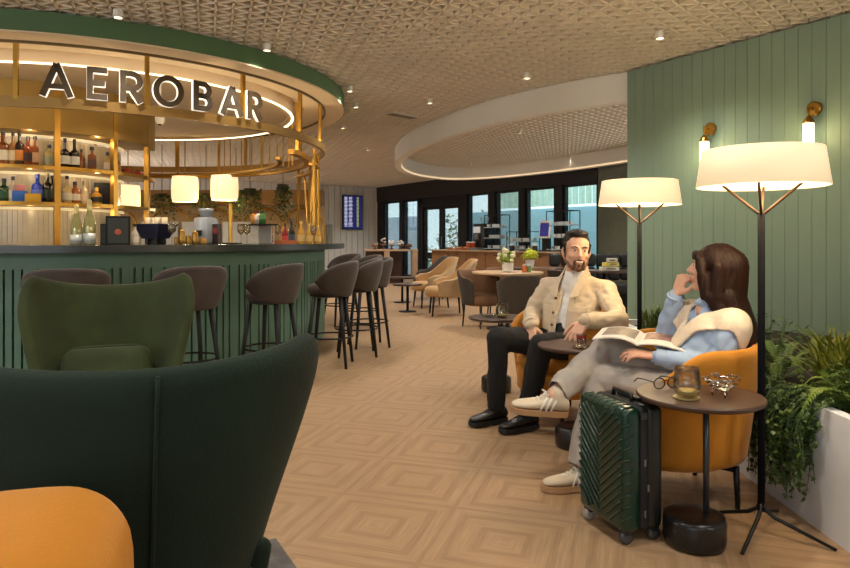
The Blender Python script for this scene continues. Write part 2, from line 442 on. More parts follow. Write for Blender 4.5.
# ================================================================== BAR
BC = V(-3.57, 7.29)
def bar_pt(u, R, far=False):
    k = (u-425)/FPX; A = k*k+1; B = -2*(k*BC.x+BC.y); c = BC.x**2+BC.y**2-R*R
    D = max(0, B*B-4*A*c)**.5; t = (-B+(D if far else -D))/(2*A)
    return V(k*t, t)
def bar_ang(p): return math.atan2(p.y-BC.y, p.x-BC.x)
def pol(th, R, z=0): return V(BC.x+R*math.cos(th), BC.y+R*math.sin(th), z)
A0, A1 = math.radians(-150), math.radians(70)
t = thing('bar_counter', 'curved sage green bar counter with fluted front and dark worktop', 'bar counter', (BC.x, BC.y, 0))
O = (0, 0)
mb = MB(); mb.arc(O, 2.10, 2.66, 1.055, 1.11, A0, A1, 110); obj('worktop', mb, mat('dark_stone_top', (52, 56, 54), .25, 0, .15), t, 'auto')
mb = MB(); mb.arc(O, 2.36, 2.40, .07, 1.055, A0, A1, 110)
mb.arc(O, 2.40, 2.435, .93, 1.055, A0, A1, 110); mb.arc(O, 2.40, 2.435, .07, .12, A0, A1, 110)
a = A0; i = 0
while a < A1-.04:
    w = (.085, .045, .045)[i % 3]/2.43; g = .016/2.43
    mb.arc(O, 2.40, 2.435, .12, .93, a, a+w, 2); a += w+g; i += 1
obj('fluted_front', mb, GREENB, t)
mb = MB(); mb.arc(O, 2.34, 2.38, 0, .07, A0, A1, 110); obj('plinth', mb, BRASS, t, 'auto')
mb = MB(); mb.arc(O, 2.02, 2.10, .80, .86, A0, A1, 80); mb.arc(O, 2.0, 2.02, 0, .86, A0, A1, 80); obj('inner_workshelf', mb, mat('steel', (150, 150, 150), .3, .9), t, 'auto')

# canopy
t = thing('bar_canopy', 'round green-edged bar canopy with cream underside and brass hoop', 'canopy', (BC.x, BC.y, 2.12))
zz = -2.12
mb = MB(); mb.arc(O, 2.56, 2.66, 2.652+zz, CEIL-.012+zz, 0, 2*PI, 128); obj('fascia', mb, GREENF, t, 'auto')
mb = MB(); mb.arc(O, 2.2, 2.655, 2.638+zz, 2.651+zz, 0, 2*PI, 128); obj('soffit', mb, CREAM, t, 'auto')
mb = MB(); mb.arc(O, 2.425, 2.445, 2.618+zz, 2.638+zz, 0, 2*PI, 128); obj('upper_rail', mb, BRONZE, t, 'auto')
mb = MB(); mb.arc(O, 2.2, 2.24, 2.652+zz, 2.76+zz, 0, 2*PI, 96); mb.arc(O, 0.02, 2.24, 2.76+zz, 2.775+zz, 0, 2*PI, 96); obj('recess', mb, CREAM, t, 'auto')
mb = MB(); mb.arc(O, 2.0, 2.07, 2.57+zz, 2.76+zz, 0, 2*PI, 96); mb.arc(O, .02, 2.0, 2.60+zz, 2.615+zz, 0, 2*PI, 96); obj('inner_drum', mb, CREAM, t, 'auto')
mb = MB(); mb.arc(O, 2.055, 2.078, 2.560+zz, 2.57+zz, 0, 2*PI, 96); obj('led_ring', mb, LEDM, t, 'auto')
mb = MB(); mb.arc(O, 2.41, 2.44, 2.145+zz, 2.225+zz, 0, 2*PI, 128); obj('hoop', mb, mat('bronze_brass', (150, 116, 62), .4, .6, .08), t, 'auto')
for u in (16, 147, 243, 300, 320):
    p = bar_pt(u, 2.425); q = (p.x-BC.x, p.y-BC.y)
    mb = MB(); mb.box((q[0], q[1], 2.415+zz), (.032, .032, .43), math.atan2(q[1], q[0])); obj('post', mb, BRASS, t)
for th in (38, 66, 92, 118, 146):
    q = V(2.425*math.cos(math.radians(th)), 2.425*math.sin(math.radians(th)))
    mb = MB(); mb.box((q.x, q.y, 2.415+zz), (.032, .032, .43), math.radians(th)); obj('post', mb, BRASS, t)

# halo-lit letters standing on the hoop
def stroke(mb, a, b, w, d, y0):   # flat bar in the letter plane (x, z), extruded in y
    a, b = V(*a), V(*b); t_ = (b-a).normalized(); n_ = V(-t_.y, t_.x)*w/2
    poly = [a-n_, b-n_, b+n_, a+n_]
    mb.quadring([[V(p.x, y0, p.y) for p in poly], [V(p.x, y0+d, p.y) for p in poly]])
def arcstroke(mb, c, rx, rz_, w, a0, a1, d, y0, n=20):
    rings = []
    for i in range(n+1):
        a = lerp(a0, a1, i/n); ca, sa = math.cos(a), math.sin(a)
        o_ = V(c[0]+(rx+w/2)*ca, c[1]+(rz_+w/2)*sa); i_ = V(c[0]+(rx-w/2)*ca, c[1]+(rz_-w/2)*sa)
        rings.append([V(i_.x, y0, i_.y), V(o_.x, y0, o_.y), V(o_.x, y0+d, o_.y), V(i_.x, y0+d, i_.y)])
    full = abs(a1-a0) > 6.2
    mb.quadring(rings, not full, not full)
H = .245
def glyph(ch, mb, w, d, y0, g=0.0):
    h = H; e = w/2
    if ch == 'A':
        stroke(mb, (-.095, -g), (0, h+g), w, d, y0); stroke(mb, (.095, -g), (0, h+g), w, d, y0); stroke(mb, (-.06, .075), (.06, .075), w*.85, d, y0+.0005)
    elif ch == 'E':
        stroke(mb, (-.055, -g), (-.055, h+g), w, d, y0)
        for zq, x1 in ((e-.001, .065), (h/2, .05), (h-e+.001, .065)): stroke(mb, (-.055, zq), (x1+g, zq), w, d, y0+.0005)
    elif ch in 'RB':
        stroke(mb, (-.06, -g), (-.06, h+g), w, d, y0)
        def bowl(zc, r, xe):
            stroke(mb, (-.06, zc-r), (xe, zc-r), w, d, y0+.0005); stroke(mb, (-.06, zc+r), (xe, zc+r), w, d, y0+.0005)
            arcstroke(mb, (xe, zc), r, r, w, -PI/2, PI/2, d, y0+.001)
        if ch == 'R':
            bowl(h-e-.058, .058, .005); stroke(mb, (0, h-e-.116), (.068+g*.5, -g), w, d, y0+.0015)
        else:
            r2 = (h-w)/4; bowl(h-e-r2, r2-.001, .004); bowl(e+r2, r2+.001, .012)
    elif ch == 'O':
        arcstroke(mb, (0, h/2), .098, h/2-e+.004, w, 0, 2*PI, d, y0, 40)
sign = thing('bar_sign', 'row of bronze halo-lit capital letters standing on the brass hoop above the bar', 'sign', (BC.x, BC.y, 2.225))
us = [57, 98, 131, 168, 202, 231, 253.5]
for ch, u in zip('AEROBAR', us):
    p = bar_pt(u, 2.45); th = bar_ang(p)
    M = Matrix.Translation(V(2.45*math.cos(th), 2.45*math.sin(th), .004)) @ Matrix.Rotation(th+PI/2, 4, 'Z')
    mb = MB(); glyph(ch, mb, .042, .016, -.028); mb.move(M); l = obj('letter', mb, mat('letter_bronze', (70, 53, 27), .6, 0, .05), sign)
    mb = MB(); glyph(ch, mb, .047, .030, -.0115, .002); mb.move(M); obj('halo', mb, mat('letter_halo', (255, 248, 232), .5, emit=.9), l)

# gold back-bar tower
TC = V(-4.2, 7.05); TR = 1.22
def tw_pt(u, R):
    k = (u-425)/FPX; A = k*k+1; B = -2*(k*TC.x+TC.y); c = TC.x**2+TC.y**2-R*R
    D = max(0, B*B-4*A*c)**.5; t_ = (-B-D)/(2*A); return V(k*t_, t_)
t = thing('bottle_tower', 'gold curved back-bar tower with two lit bottle shelves and tiled core', 'shelving', (TC.x, TC.y, 0))
a0, a1 = math.radians(-165), math.radians(20)
GOLDP = mat('gold_panel', (158, 126, 62), .45, .55, .06, 5)
mb = MB(); mb.arc(O, .90, TR, 2.155, 2.60, a0, a1, 60); obj('fascia', mb, GOLDP, t, 'auto')
tile = mat('cream_tile', (226, 206, 168), .25, 0, .06, 14)
mb = MB(); mb.arc(O, .84, .86, .9, 2.12, a0, a1, 60)
n = 66
for i in range(n):
    for z0, z1 in ((.92, 1.10), (1.112, 1.29), (1.302, 1.46), (1.5, 1.63), (1.642, 1.79), (1.83, 1.97), (1.982, 2.11)):
        q0 = lerp(a0, a1, (i+.04)/n); q1 = lerp(a0, a1, (i+.96)/n); mb.arc(O, .86, .868, z0, z1, q0, q1, 1)
obj('tiled_core', mb, tile, t)
for zs in (1.50, 1.835):
    mb = MB(); mb.arc(O, .87, TR, zs-.035, zs, a0, a1, 60); sh = obj('shelf', mb, BRASS, t, 'auto')
mb = MB(); mb.arc(O, .88, .90, 2.13, 2.153, a0, a1, 40); obj('led_strip', mb, SHELFLED, t, 'auto')
mb = MB(); mb.arc(O, .88, .90, 1.775, 1.798, a0, a1, 40); obj('led_strip', mb, SHELFLED, t, 'auto')
mb = MB(); mb.arc(O, .88, .90, 1.44, 1.463, a0, a1, 40); obj('led_strip', mb, SHELFLED, t, 'auto')
mb = MB(); mb.arc(O, .8, 1.16, 0, .92, a0, a1, 50); obj('base_cabinet', mb, mat('dark_green_cabinet', (54, 70, 58), .5), t, 'auto')
for u in (-60, 57, 114, 147):
    p = tw_pt(u, TR-.02)-TC; ang = math.atan2(p.y, p.x)
    mb = MB(); mb.box((p.x, p.y, 1.78), (.05, .05, 1.66 if u < 140 else 1.2), ang); obj('post', mb, BRASS, t)

# bottles on the tower shelves
def bottle(name, u, zs, h, r, rgb, label, neck=.35, cap_rgb=(30, 28, 28), lab_rgb=None, R=1.06, group='bottles on the gold tower', shape='round', zoff=0):
    p = tw_pt(u, R); t_ = thing(name, label, 'bottle', (p.x, p.y, zs+zoff), math.atan2(-p.x, p.y)*0+math.atan2(p.y, p.x)+PI/2, group)
    h *= 1.06; r *= 1.1; hb = h*(1-neck); rn = r*.32
    prof = [(r*.9, .0), (r, .006), (r, hb*.88), (r*.88, hb*.95), (rn*1.15, hb+.012), (rn, hb+.03), (rn, h-.02)]
    mb = MB(); mb.lathe(prof, seg=16 if shape == 'round' else 4, axis=None if shape == 'round' else Quaternion((0, 0, 1), PI/4)); obj('glass_body', mb, bottle_glass('bottle_%d_%d_%d' % rgb, rgb), t_, 'auto')
    mb = MB(); mb.lathe([(rn*1.15, h-.035), (rn*1.15, h)], seg=12); obj('cap', mb, mat('cap_%d_%d_%d' % cap_rgb, cap_rgb, .4), t_, 'auto')
    if lab_rgb:
        mb = MB(); mb.lathe([(r+.001, hb*.22), (r+.001, hb*.68)], seg=20) if shape == 'round' else mb.box((0, 0, hb*.45), (r*1.46, r*1.46, hb*.5)); obj('paper_label', mb, mat('label_%d_%d_%d' % lab_rgb, lab_rgb, .6), t_, 'auto')
    return t_
S1, S2 = 1.836, 1.501
B = bottle
B('whisky_bottle', 3, S1, .29, .048, (128, 72, 34), 'amber whisky bottle with white label, first on the upper shelf at the far left', lab_rgb=(226, 214, 190))
B('spirit_bottle', 13, S1, .29, .034, (150, 104, 58), 'slim amber bottle with black cap on the upper shelf beside the orange-labelled one', lab_rgb=(220, 200, 160))
B('spirit_bottle', 19.5, S1, .30, .040, (44, 28, 18), 'dark bottle with orange label on the upper shelf', lab_rgb=(206, 130, 50))
B('whisky_bottle', 28, S1, .26, .042, (120, 52, 22), 'round-shouldered brown bottle with dark bands on the upper shelf', lab_rgb=(50, 24, 20))
B('whisky_bottle', 35, S1, .265, .040, (128, 70, 36), 'amber bottle with slanted pale label on the upper shelf, right of the dark-banded one', lab_rgb=(196, 150, 110), shape='square')
B('gin_bottle', 49.5, S1, .20, .042, (180, 160, 100), 'short clear bottle standing alone left of the gold upright on the upper shelf', lab_rgb=(150, 150, 120))
B('liqueur_bottle', 65, S1, .27, .040, (28, 20, 16), 'left of two twin black bottles with white labels on the upper shelf', lab_rgb=(224, 218, 204), neck=.4)
B('liqueur_bottle', 74.5, S1, .27, .040, (30, 20, 16), 'right of two twin black bottles with white labels on the upper shelf', lab_rgb=(224, 218, 204), neck=.4)
B('brandy_bottle', 81.5, S1, .20, .030, (160, 80, 30), 'small amber bottle squeezed in behind the twin black bottles', lab_rgb=(180, 120, 70), R=.96)
B('cognac_bottle', 92, S1, .22, .050, (110, 56, 24), 'squat wide brown bottle with round stopper on the upper shelf', lab_rgb=(80, 50, 40), shape='square')
B('spirit_bottle', 107.5, S1, .19, .040, (170, 140, 90), 'clear short bottle on the upper shelf just left of the right-hand gold upright', lab_rgb=(220, 200, 170), shape='square')
B('spirit_bottle', 117, S1, .20, .036, (140, 86, 54), 'copper coloured bottle behind the right-hand gold upright on the upper shelf', lab_rgb=(190, 120, 70), shape='square', R=1.0)
B('herbal_liqueur_bottle', 4, S2, .20, .046, (18, 62, 40), 'squat dark green bottle at the left end of the lower shelf', lab_rgb=(40, 90, 60))
B('gin_bottle', 13, S2, .22, .036, (206, 190, 160), 'clear bottle between the dark green bottle and the blue carton on the lower shelf', lab_rgb=(230, 214, 190))
B('gin_bottle', 37.5, S2, .25, .046, (24, 52, 168), 'cobalt blue bottle on the lower shelf', lab_rgb=(90, 120, 210), cap_rgb=(30, 50, 150))
B('spirit_bottle', 47.5, S2, .26, .042, (22, 24, 20), 'tall black bottle on the lower shelf right of the cobalt blue one', lab_rgb=(50, 60, 46), cap_rgb=(190, 170, 120))
B('spirit_bottle', 52.5, S2, .25, .036, (34, 30, 24), 'black square bottle against the gold upright on the lower shelf', lab_rgb=(60, 54, 40), shape='square', R=.98)
B('rum_bottle', 67, S2, .25, .040, (206, 176, 120), 'pale bottle with tall black stopper on the lower shelf', lab_rgb=(232, 218, 190), neck=.45)
B('rum_bottle', 75, S2, .20, .044, (150, 84, 40), 'brown-topped pale-labelled bottle on the lower shelf left of the framed black picture', lab_rgb=(232, 216, 188), cap_rgb=(70, 40, 24))
B('spirit_bottle', 84, S2, .21, .034, (216, 190, 150), 'cream coloured bottle partly in front of the framed black picture on the lower shelf', lab_rgb=(230, 200, 160), cap_rgb=(200, 170, 120))
B('tequila_bottle', 96.5, S2, .16, .046, (190, 140, 50), 'golden-necked dark bottle in front of the black picture', lab_rgb=(36, 32, 24), cap_rgb=(220, 180, 80))
def carton(u, zs, w, h, d, rgb, label, name='carton', R=1.08, cat='carton', bits=None, tilt=0):
    p = tw_pt(u, R); o = thing(name, label, cat, (p.x, p.y, zs), math.atan2(p.y, p.x)+PI/2)
    mb = MB(); mb.box((0, 0, h/2), (w, d, h), bev=.004); obj('body', mb, mat('carton_%d_%d_%d' % rgb, rgb, .5), o, 'auto')
    if bits:
        mb = MB(); mb.box((0, -d/2-.001, h*.5), (w*.7, .003, h*.45)); obj('print_panel', mb, mat('carton_%d_%d_%d' % bits, bits, .5), o)
    return o
carton(20, S2, .125, .10, .07, (44, 104, 196), 'bright blue carton on the lower shelf', bits=(140, 180, 230))
carton(33, S2, .13, .075, .06, (226, 172, 30), 'yellow carton lying in front of the cobalt blue bottle', bits=(196, 130, 30), R=1.14)
carton(20, S2, .085, .055, .055, (206, 130, 130), 'small pink box resting on top of the blue carton', name='gift_box').location.z = S2+.101
p = tw_pt(105, .99); o = thing('picture_frame', 'black framed picture leaning on the lower shelf at its right end', 'picture', (p.x, p.y, S2), math.atan2(p.y, p.x)+PI/2)
mb = MB(); mb.box((0, .01, .115), (.20, .02, .23)); obj('frame', mb, BLACK, o)
mb = MB(); mb.box((0, -.002, .115), (.17, .006, .20)); obj('print', mb, mat('dark_print', (46, 40, 36), .5, 0, .4, 30), o)
p = tw_pt(126, 1.05)
def gourd(p, z, r, rgb, label, name, cat, sx=1.0):
    o = thing(name, label, cat, (p.x, p.y, z))
    mb = MB()
    mb.lathe([(r*.3, 0), (r*.85, r*.25), (r, r*.7), (r*.8, r*1.2), (r*.25, r*1.45)], seg=20); obj('body', mb, mat(name+'_skin', rgb, .6, 0, .15, 20), o, True)
    mb = MB(); mb.tube([(0, 0, r*1.4), (.004, 0, r*1.75)], r*.12); obj('stem', mb, mat('stem_green', (70, 80, 40), .7), o)
gourd(tw_pt(127, 1.0), S1, .058, (168, 72, 36), 'round orange pot ornament at the right end of the upper shelf', 'orange_ornament', 'ornament')
gourd(tw_pt(137, 1.05), S1, .05, (186, 46, 50), 'round red pot ornament at the right end of the upper shelf', 'red_ornament', 'ornament')
p = tw_pt(133, .95); mb = MB(); random.seed(3)
for i in range(60):
    a = random.uniform(0, 6.28); q = V(math.cos(a), math.sin(a), random.uniform(.2, 1.6)).normalized(); e = q*random.uniform(.06, .12)
    mb.tube([(0, 0, .02), e*.6, e+V(0, 0, .02)], [.002, .008, .001], 4)
tag(obj('shelf_plant', mb, mat('olive_leaf', (86, 92, 34), .6, 0, .3), loc=(p.x, p.y, S1)), 'small olive-leaved plant behind the red ornament on the tower', 'plant')

# hanging brass ring rack with lit pendants
t = thing('hanging_rack', 'brass ring rack hanging over the back of the bar from thin rods', 'hanging rack', (BC.x, BC.y, 2.06))
ra, rb = math.radians(-12), math.radians(158)
mb = MB(); mb.arc(O, 2.2, 2.27, -.02, .03, ra, rb, 80); obj('ring_bar', mb, BRASS, t, 'auto')
mb = MB(); mb.arc(O, 1.9, 1.95, -.01, .02, ra+.25, rb, 70); obj('ring_bar', mb, BRASS, t, 'auto')
for u in (178, 219, 262, 297):
    p = bar_pt(u, 2.235, True)-BC
    if u == 297: p = bar_pt(u, 2.235)-BC
    mb = MB(); mb.box((p.x, p.y, .29), (.03, .03, .52)); obj('hanger', mb, BRASS, t)
for i in range(9):
    th = math.radians(22+5.5*i)
    mb = MB(); mb.tube([(2.1*math.cos(th), 2.1*math.sin(th), .52), (2.1*math.cos(th), 2.1*math.sin(th), 0)], .008, 6); obj('rod', mb, BRASS, t)
SHADE = mat('lit_pendant_shade', (255, 236, 200), .7, emit=.95, emit_rgb=(255, 226, 172))
for u, d, w, l, lab in ((185, 9.35, 25.5, 0, 'middle of three lit cream drum pendants over the bar'), (224.5, 9.45, 26.5, 2, 'right-hand of three lit cream drum pendants, above the brass lamp stem'), (128, 9.3, 23, -9, 'left-hand of three lit cream drum pendants, half behind the gold tower')):
    o = thing('pendant_lamp', lab, 'pendant lamp', (X(u, d), d, 1.69+l*.014), 0, 'cream drum pendants over the bar')
    r = w/2*d/FPX
    mb = MB(); mb.lathe([(r*.9, 0), (r, .05), (r*1.02, .18), (r*.99, .31), (r*.93, .355), (r*.90, .35), (r*.97, .18), (r*.87, .004)], seg=32, cap0=False, cap1=False); mb.quadring
    obj('shade', mb, SHADE, o, True)
    mb = MB(); mb.tube([(0, 0, .2), (0, 0, 2.6-1.69-l*.014)], .008, 6); mb.lathe([(.06, .3), (.06, .31)]); obj('rod', mb, BRASS, o)

# brass cage of posts and arches at the right end of the bar
t = thing('brass_screen', 'brass screen of posts and arches closing the right end of the bar', 'screen', (BC.x, BC.y, 1.11))
for th in (-2, 8, 17, 26, 36):
    q = (2.36*math.cos(math.radians(th)), 2.36*math.sin(math.radians(th)))
    mb = MB(); mb.tube([(q[0], q[1], 0.0), (q[0], q[1], 1.035)], .017, 8); obj('post', mb, BRASS, t)
for a_, b_, z0, z1 in ((-2, 8, .35, .98), (8, 17, .2, .9), (17, 26, .3, .98), (26, 36, .25, .92)):
    mb = MB(); pts = []
    for i in range(17):
        f = i/16; an = math.radians(lerp(a_, b_, f)); pts.append((2.33*math.cos(an), 2.33*math.sin(an), z0+(z1-z0)*math.sin(PI*f)))
    mb.tube(pts, .014, 6); obj('arch', mb, BRASS, t)
mb = MB(); mb.arc(O, 2.3, 2.38, .86, .885, math.radians(-2), math.radians(36), 20); obj('shelf', mb, BRASS, t, 'auto')

# back bar: bulkhead, arches, white service panel
t = thing('back_bar', 'gold-brown back bar with bulkhead, arches and pale panel behind the counter', 'back bar', (-3.75, 10.6, 0))
mb = MB(); mb.box((0, .1, 1.83), (4.2, .3, .24)); obj('bulkhead', mb, mat('gold_brown_panel', (128, 90, 38), .5, .3, .1), t)
mb = MB(); mb.box((0, .22, .88), (4.2, .06, 1.76)); obj('back_panel', mb, mat('warm_beige_panel', (176, 146, 104), .7), t)
for x in (-1.2, -.35, .35, 1.15, 1.8):
    mb = MB(); pts = [(x-.32, 0, 1.0)]+[(x+.32*math.cos(a), 0, 1.34+.32*math.sin(a)) for a in [PI-PI*i/14 for i in range(15)]]+[(x+.32, 0, 1.0)]
    mb.tube(pts, .022, 8); obj('arch', mb, BRASS, t)
mb = MB(); mb.box((.2, -.1, 1.0), (2.2, .3, .06)); mb.box((.2, 0, .5), (2.2, .35, .95)); obj('service_counter', mb, mat('pale_steel', (170, 176, 184), .4, .4), t)
for x in (-.5, .15, .8):
    mb = MB(); mb.box((x, -.02, 1.24), (.58, .04, .40)); obj('pale_panel', mb, mat('pale_panel', (190, 194, 200), .5), t)

# things on the counter
CT = 1.111
def ctr(u, R): p = bar_pt(u, R); return (p.x, p.y, CT)
def face_rz(p): return math.atan2(p[1], p[0])+PI/2-PI/2+PI/2
def champagne(u, h, lab):
    p = ctr(u, 2.42); o = thing('champagne_bottle', lab, 'bottle', p, 0, 'champagne bottles on the bar')
    mb = MB(); mb.lathe([(.038, 0), (.043, .008), (.043, h*.42), (.036, h*.55), (.02, h*.72), (.016, h*.78), (.0155, h*.8)], seg=20); obj('glass_body', mb, mat('champagne_glass', (168, 160, 104), .12, .3, .15, 12, coat=.5), o, 'auto')
    mb = MB(); mb.lathe([(.0165, h*.72), (.018, h*.8), (.017, h*.97), (.010, h)], seg=16); obj('foil', mb, mat('gold_foil', (204, 190, 130), .3, .6), o, True)
    mb = MB(); mb.lathe([(.044, h*.03), (.044, h*.26)], seg=20); obj('label_band', mb, mat('silver_label', (210, 214, 205), .3, .3), o, True)
champagne(76.5, .31, 'left and shorter of two gold-foiled champagne bottles on the bar counter')
champagne(89.5, .35, 'right and taller of two gold-foiled champagne bottles on the bar counter')
def framed(u, R, w, h, lab, art):
    p = ctr(u, R); o = thing('menu_stand', lab, 'menu stand', p, math.atan2(p[0], -p[1])*0+math.atan2(p[1], p[0])-PI/2)
    mb = MB(); mb.box((0, 0, h/2), (w, .02, h)); mb.box((0, .03, .006), (w*.8, .07, .012)); obj('frame', mb, BLACK, o)
    mb = MB(); mb.box((0, -.011, h/2), (w*.84, .003, h*.88)); obj('sheet', mb, mat('menu_slate', (52, 56, 50), .5, 0, .2, 12), o)
    if art:
        mb = MB(); mb.ell((0, -.0135, h*.45), (w*.14, .002, h*.1)); obj('picture', mb, mat('menu_picture', (180, 90, 60), .5, 0, .4, 60), o, True)
framed(118, 2.45, .175, .225, 'dark framed drinks menu with small pink picture on the bar counter', True)
framed(104.5, 2.35, .06, .165, 'narrow dark card holder beside the framed drinks menu', False)
def plain_bottle(name, u, R, h, r, rgb, lab, cap_rgb=(40, 36, 34), label_rgb=None, cat='bottle'):
    p = ctr(u, R); o = thing(name, lab, cat, p); rn = r*.36
    mb = MB(); mb.lathe([(r*.92, 0), (r, .006), (r, h*.5), (r*.7, h*.62), (rn, h*.72), (rn, h*.92)], seg=18); obj('glass_body', mb, bottle_glass('bottle_%d_%d_%d' % rgb, rgb), o, 'auto')
    mb = MB(); mb.lathe([(rn*1.2, h*.88), (rn*1.2, h)], seg=12); obj('cap', mb, mat('cap_%d_%d_%d' % cap_rgb, cap_rgb, .4), o, 'auto')
    if label_rgb:
        mb = MB(); mb.lathe([(r+.001, h*.12), (r+.001, h*.4)], seg=18); obj('paper_label', mb, mat('label_%d_%d_%d' % label_rgb, label_rgb, .6), o, 'auto')
plain_bottle('syrup_bottle', 135, 2.4, .165, .03, (200, 190, 170), 'small clear bottle with dark cap right of the framed menu', label_rgb=(226, 214, 196))
p = ctr(155.5, 2.28); o = thing('ice_bucket', 'navy tapered trough standing on the bar counter', 'trough', p, math.radians(-22))
mb = MB()
def rect(w, d, z): return [V(x*w/2, y*d/2, z) for x, y in ((-1, -1), (1, -1), (1, 1), (-1, 1))]
mb.quadring([rect(.16, .14, .05), rect(.28, .22, .17), rect(.262, .2, .17), rect(.15, .13, .06)]); obj('body', mb, mat('navy_enamel', (34, 36, 66), .3), o)
mb = MB()
for x in (-.05, .05): mb.box((x, 0, .027), (.03, .1, .054))
obj('foot', mb, BLACK, o)
for i, (dx, dy) in enumerate(((-.08, 0), (-.025, .02), (.03, -.01), (.085, .01))):
    q = V(p[0], p[1], 0)+Matrix.Rotation(math.radians(-22), 3, 'Z') @ V(dx, dy, 0)
    mb = MB(); mb.lathe([(.02, 0), (.026, .1), (.0245, .1), (.018, .006)], seg=16, cap1=True)
    tag(obj('tumbler', mb, mat('frosted_tumbler', (226, 208, 170), .15, 0, .1), None, True, loc=(q.x, q.y, CT+.125)), ['leftmost of four tumblers stood in the navy trough', 'second from left of four tumblers stood in the navy trough', 'third from left of four tumblers stood in the navy trough', 'rightmost of four tumblers stood in the navy trough'][i], 'glass', 'tumblers in the navy trough')
GOLDC = mat('gold_cup', (196, 150, 70), .3, .7, .12)
cups = [('jigger', 176, .07, .018, 'small brass jigger right of the navy trough'), ('shaker', 182, .13, .028, 'brass cocktail shaker right of the small jigger'), ('bar_cup', 188.5, .08, .026, 'short brass cup between the shaker and the tall brass canister'), ('canister', 195, .12, .03, 'tall brass canister left of the stainless machine'), ('sugar_bowl', 203, .06, .034, 'round brass sugar bowl in front of the stainless machine')]
for nm, u, h, r, lab in cups:
    o = thing(nm, lab, nm.replace('_', ' '), ctr(u, 2.42))
    mb = MB(); mb.lathe([(r*.8, 0), (r, h*.3), (r*.85, h*.7), (r*.9, h*.78)], seg=18); obj('body', mb, GOLDC, o, True)
    mb = MB(); mb.lathe([(r*.92, h*.78), (r*.6, h*.9), (r*.18, h*.93), (r*.2, h)], seg=18); obj('lid', mb, BRASS, o, True)
p = ctr(206, 2.2); o = thing('coffee_grinder', 'stainless machine with rounded top standing on the bar', 'machine', p, math.radians(-25))
mb = MB(); mb.box((0, 0, .12), (.16, .16, .24), bev=.03); obj('body', mb, mat('pale_steel', (170, 176, 184), .4, .4), o, 'auto')
mb = MB(); mb.lathe([(.045, .24), (.065, .30), (.065, .315)], (0, 0, 0)); obj('hopper', mb, mat('pale_steel', (170, 176, 184), .4, .4), o, True)
mb = MB(); mb.box((0, -.085, .1), (.06, .02, .05), bev=.006); obj('spout', mb, BLACK, o)
p = ctr(216.5, 2.3); o = thing('card_terminal', 'dark payment box with small red label on the bar', 'terminal', p, math.radians(-25))
mb = MB(); mb.box((0, 0, .09), (.075, .04, .18), bev=.006); obj('body', mb, mat('dark_brown_case', (52, 34, 30), .4), o)
mb = MB(); mb.box((0, -.021, .12), (.045, .003, .05)); obj('label_patch', mb, mat('red_patch', (150, 60, 56), .5), o)
o = thing('lamp_stem', 'brass table lamp stem on black foot below the right-hand pendant', 'lamp stand', ctr(230.5, 2.3))
mb = MB(); mb.lathe([(.07, 0), (.07, .015)]); obj('foot', mb, BLACK, o)
mb = MB(); mb.tube([(0, 0, .015), (0, 0, .36)], .018, 10); obj('stem', mb, BRASS, o)
p = ctr(258, 2.3); o = thing('wire_rack', 'white wire rack with dark tray on top at the right of the bar', 'rack', p, math.radians(-50))
mb = MB()
for i in range(13): mb.tube([(-.16+.32*i/12, -.08, 0), (-.16+.32*i/12, -.08, .17)], .004, 5)
for z in (.01, .09, .17): mb.tube([(-.16, -.08, z), (.16, -.08, z)], .005, 5); mb.tube([(-.16, .08, z), (.16, .08, z)], .005, 5)
for x in (-.16, .16): mb.tube([(x, .08, 0), (x, .08, .17)], .005, 5)
obj('wire_frame', mb, mat('white_wire', (214, 210, 202), .4), o)
mb = MB(); mb.box((0, .06, .085), (.30, .01, .15)); obj('back_sheet', mb, mat('frosted_sheet', (206, 206, 204), .5), o)
mb = MB(); mb.box((.02, 0, .18), (.36, .2, .015)); obj('tray', mb, BLACK, o)
for i, (dx, rgb, lab) in enumerate(((-.08, (206, 130, 40), 'orange juice bottle on the wire rack tray'), (0, (222, 206, 190), 'pale milk bottle on the wire rack tray'), (.09, (70, 120, 60), 'green bottle on the wire rack tray'))):
    q = V(p[0], p[1], 0)+Matrix.Rotation(math.radians(-50), 3, 'Z') @ V(dx, 0, 0)
    o = thing('juice_bottle', lab, 'bottle', (q.x, q.y, CT+.188)); mb = MB(); mb.lathe([(.03, 0), (.032, .07), (.016, .1)], seg=16); obj('glass_body', mb, bottle_glass('bottle_%d_%d_%d' % rgb, rgb), o, True)
    mb = MB(); mb.lathe([(.018, .1), (.018, .12)], seg=12); obj('cap', mb, mat('cap_%d_%d_%d' % (rgb[0]//2, 60, 40), (rgb[0]//2, 60, 40), .4), o)
plain_bottle('syrup_bottle', 285, 2.35, .20, .03, (130, 24, 34), 'red syrup bottle near the right end of the bar', label_rgb=(196, 60, 60))
plain_bottle('wine_bottle', 291.5, 2.3, .24, .036, (30, 34, 30), 'dark wine bottle right of the red syrup bottle', cap_rgb=(60, 20, 24), label_rgb=(70, 80, 90))
for u, h, lab in ((301, .23, 'gold bottle left of three near the right end of the bar'), (309, .21, 'gold bottle in the middle of three near the right end of the bar'), (318, .20, 'gold bottle right of three near the right end of the bar')):
    plain_bottle('liqueur_bottle', u, 2.42, h, .034, (186, 142, 56), lab, cap_rgb=(214, 180, 100), label_rgb=(206, 172, 104))
p = ctr(284, 2.52); o = thing('serving_tray', 'low orange-brown wooden tray on the bar edge', 'tray', p, math.radians(-55))
mb = MB(); mb.box((0, 0, .006), (.22, .14, .012)); obj('base', mb, mat('orange_wood', (172, 92, 44), .5), o)
mb = MB()
for c_, s_ in (((0, -.07, .018), (.22, .008, .036)), ((0, .07, .018), (.22, .008, .036)), ((-.11, 0, .018), (.008, .14, .036)), ((.11, 0, .018), (.008, .14, .036))): mb.box(c_, s_)
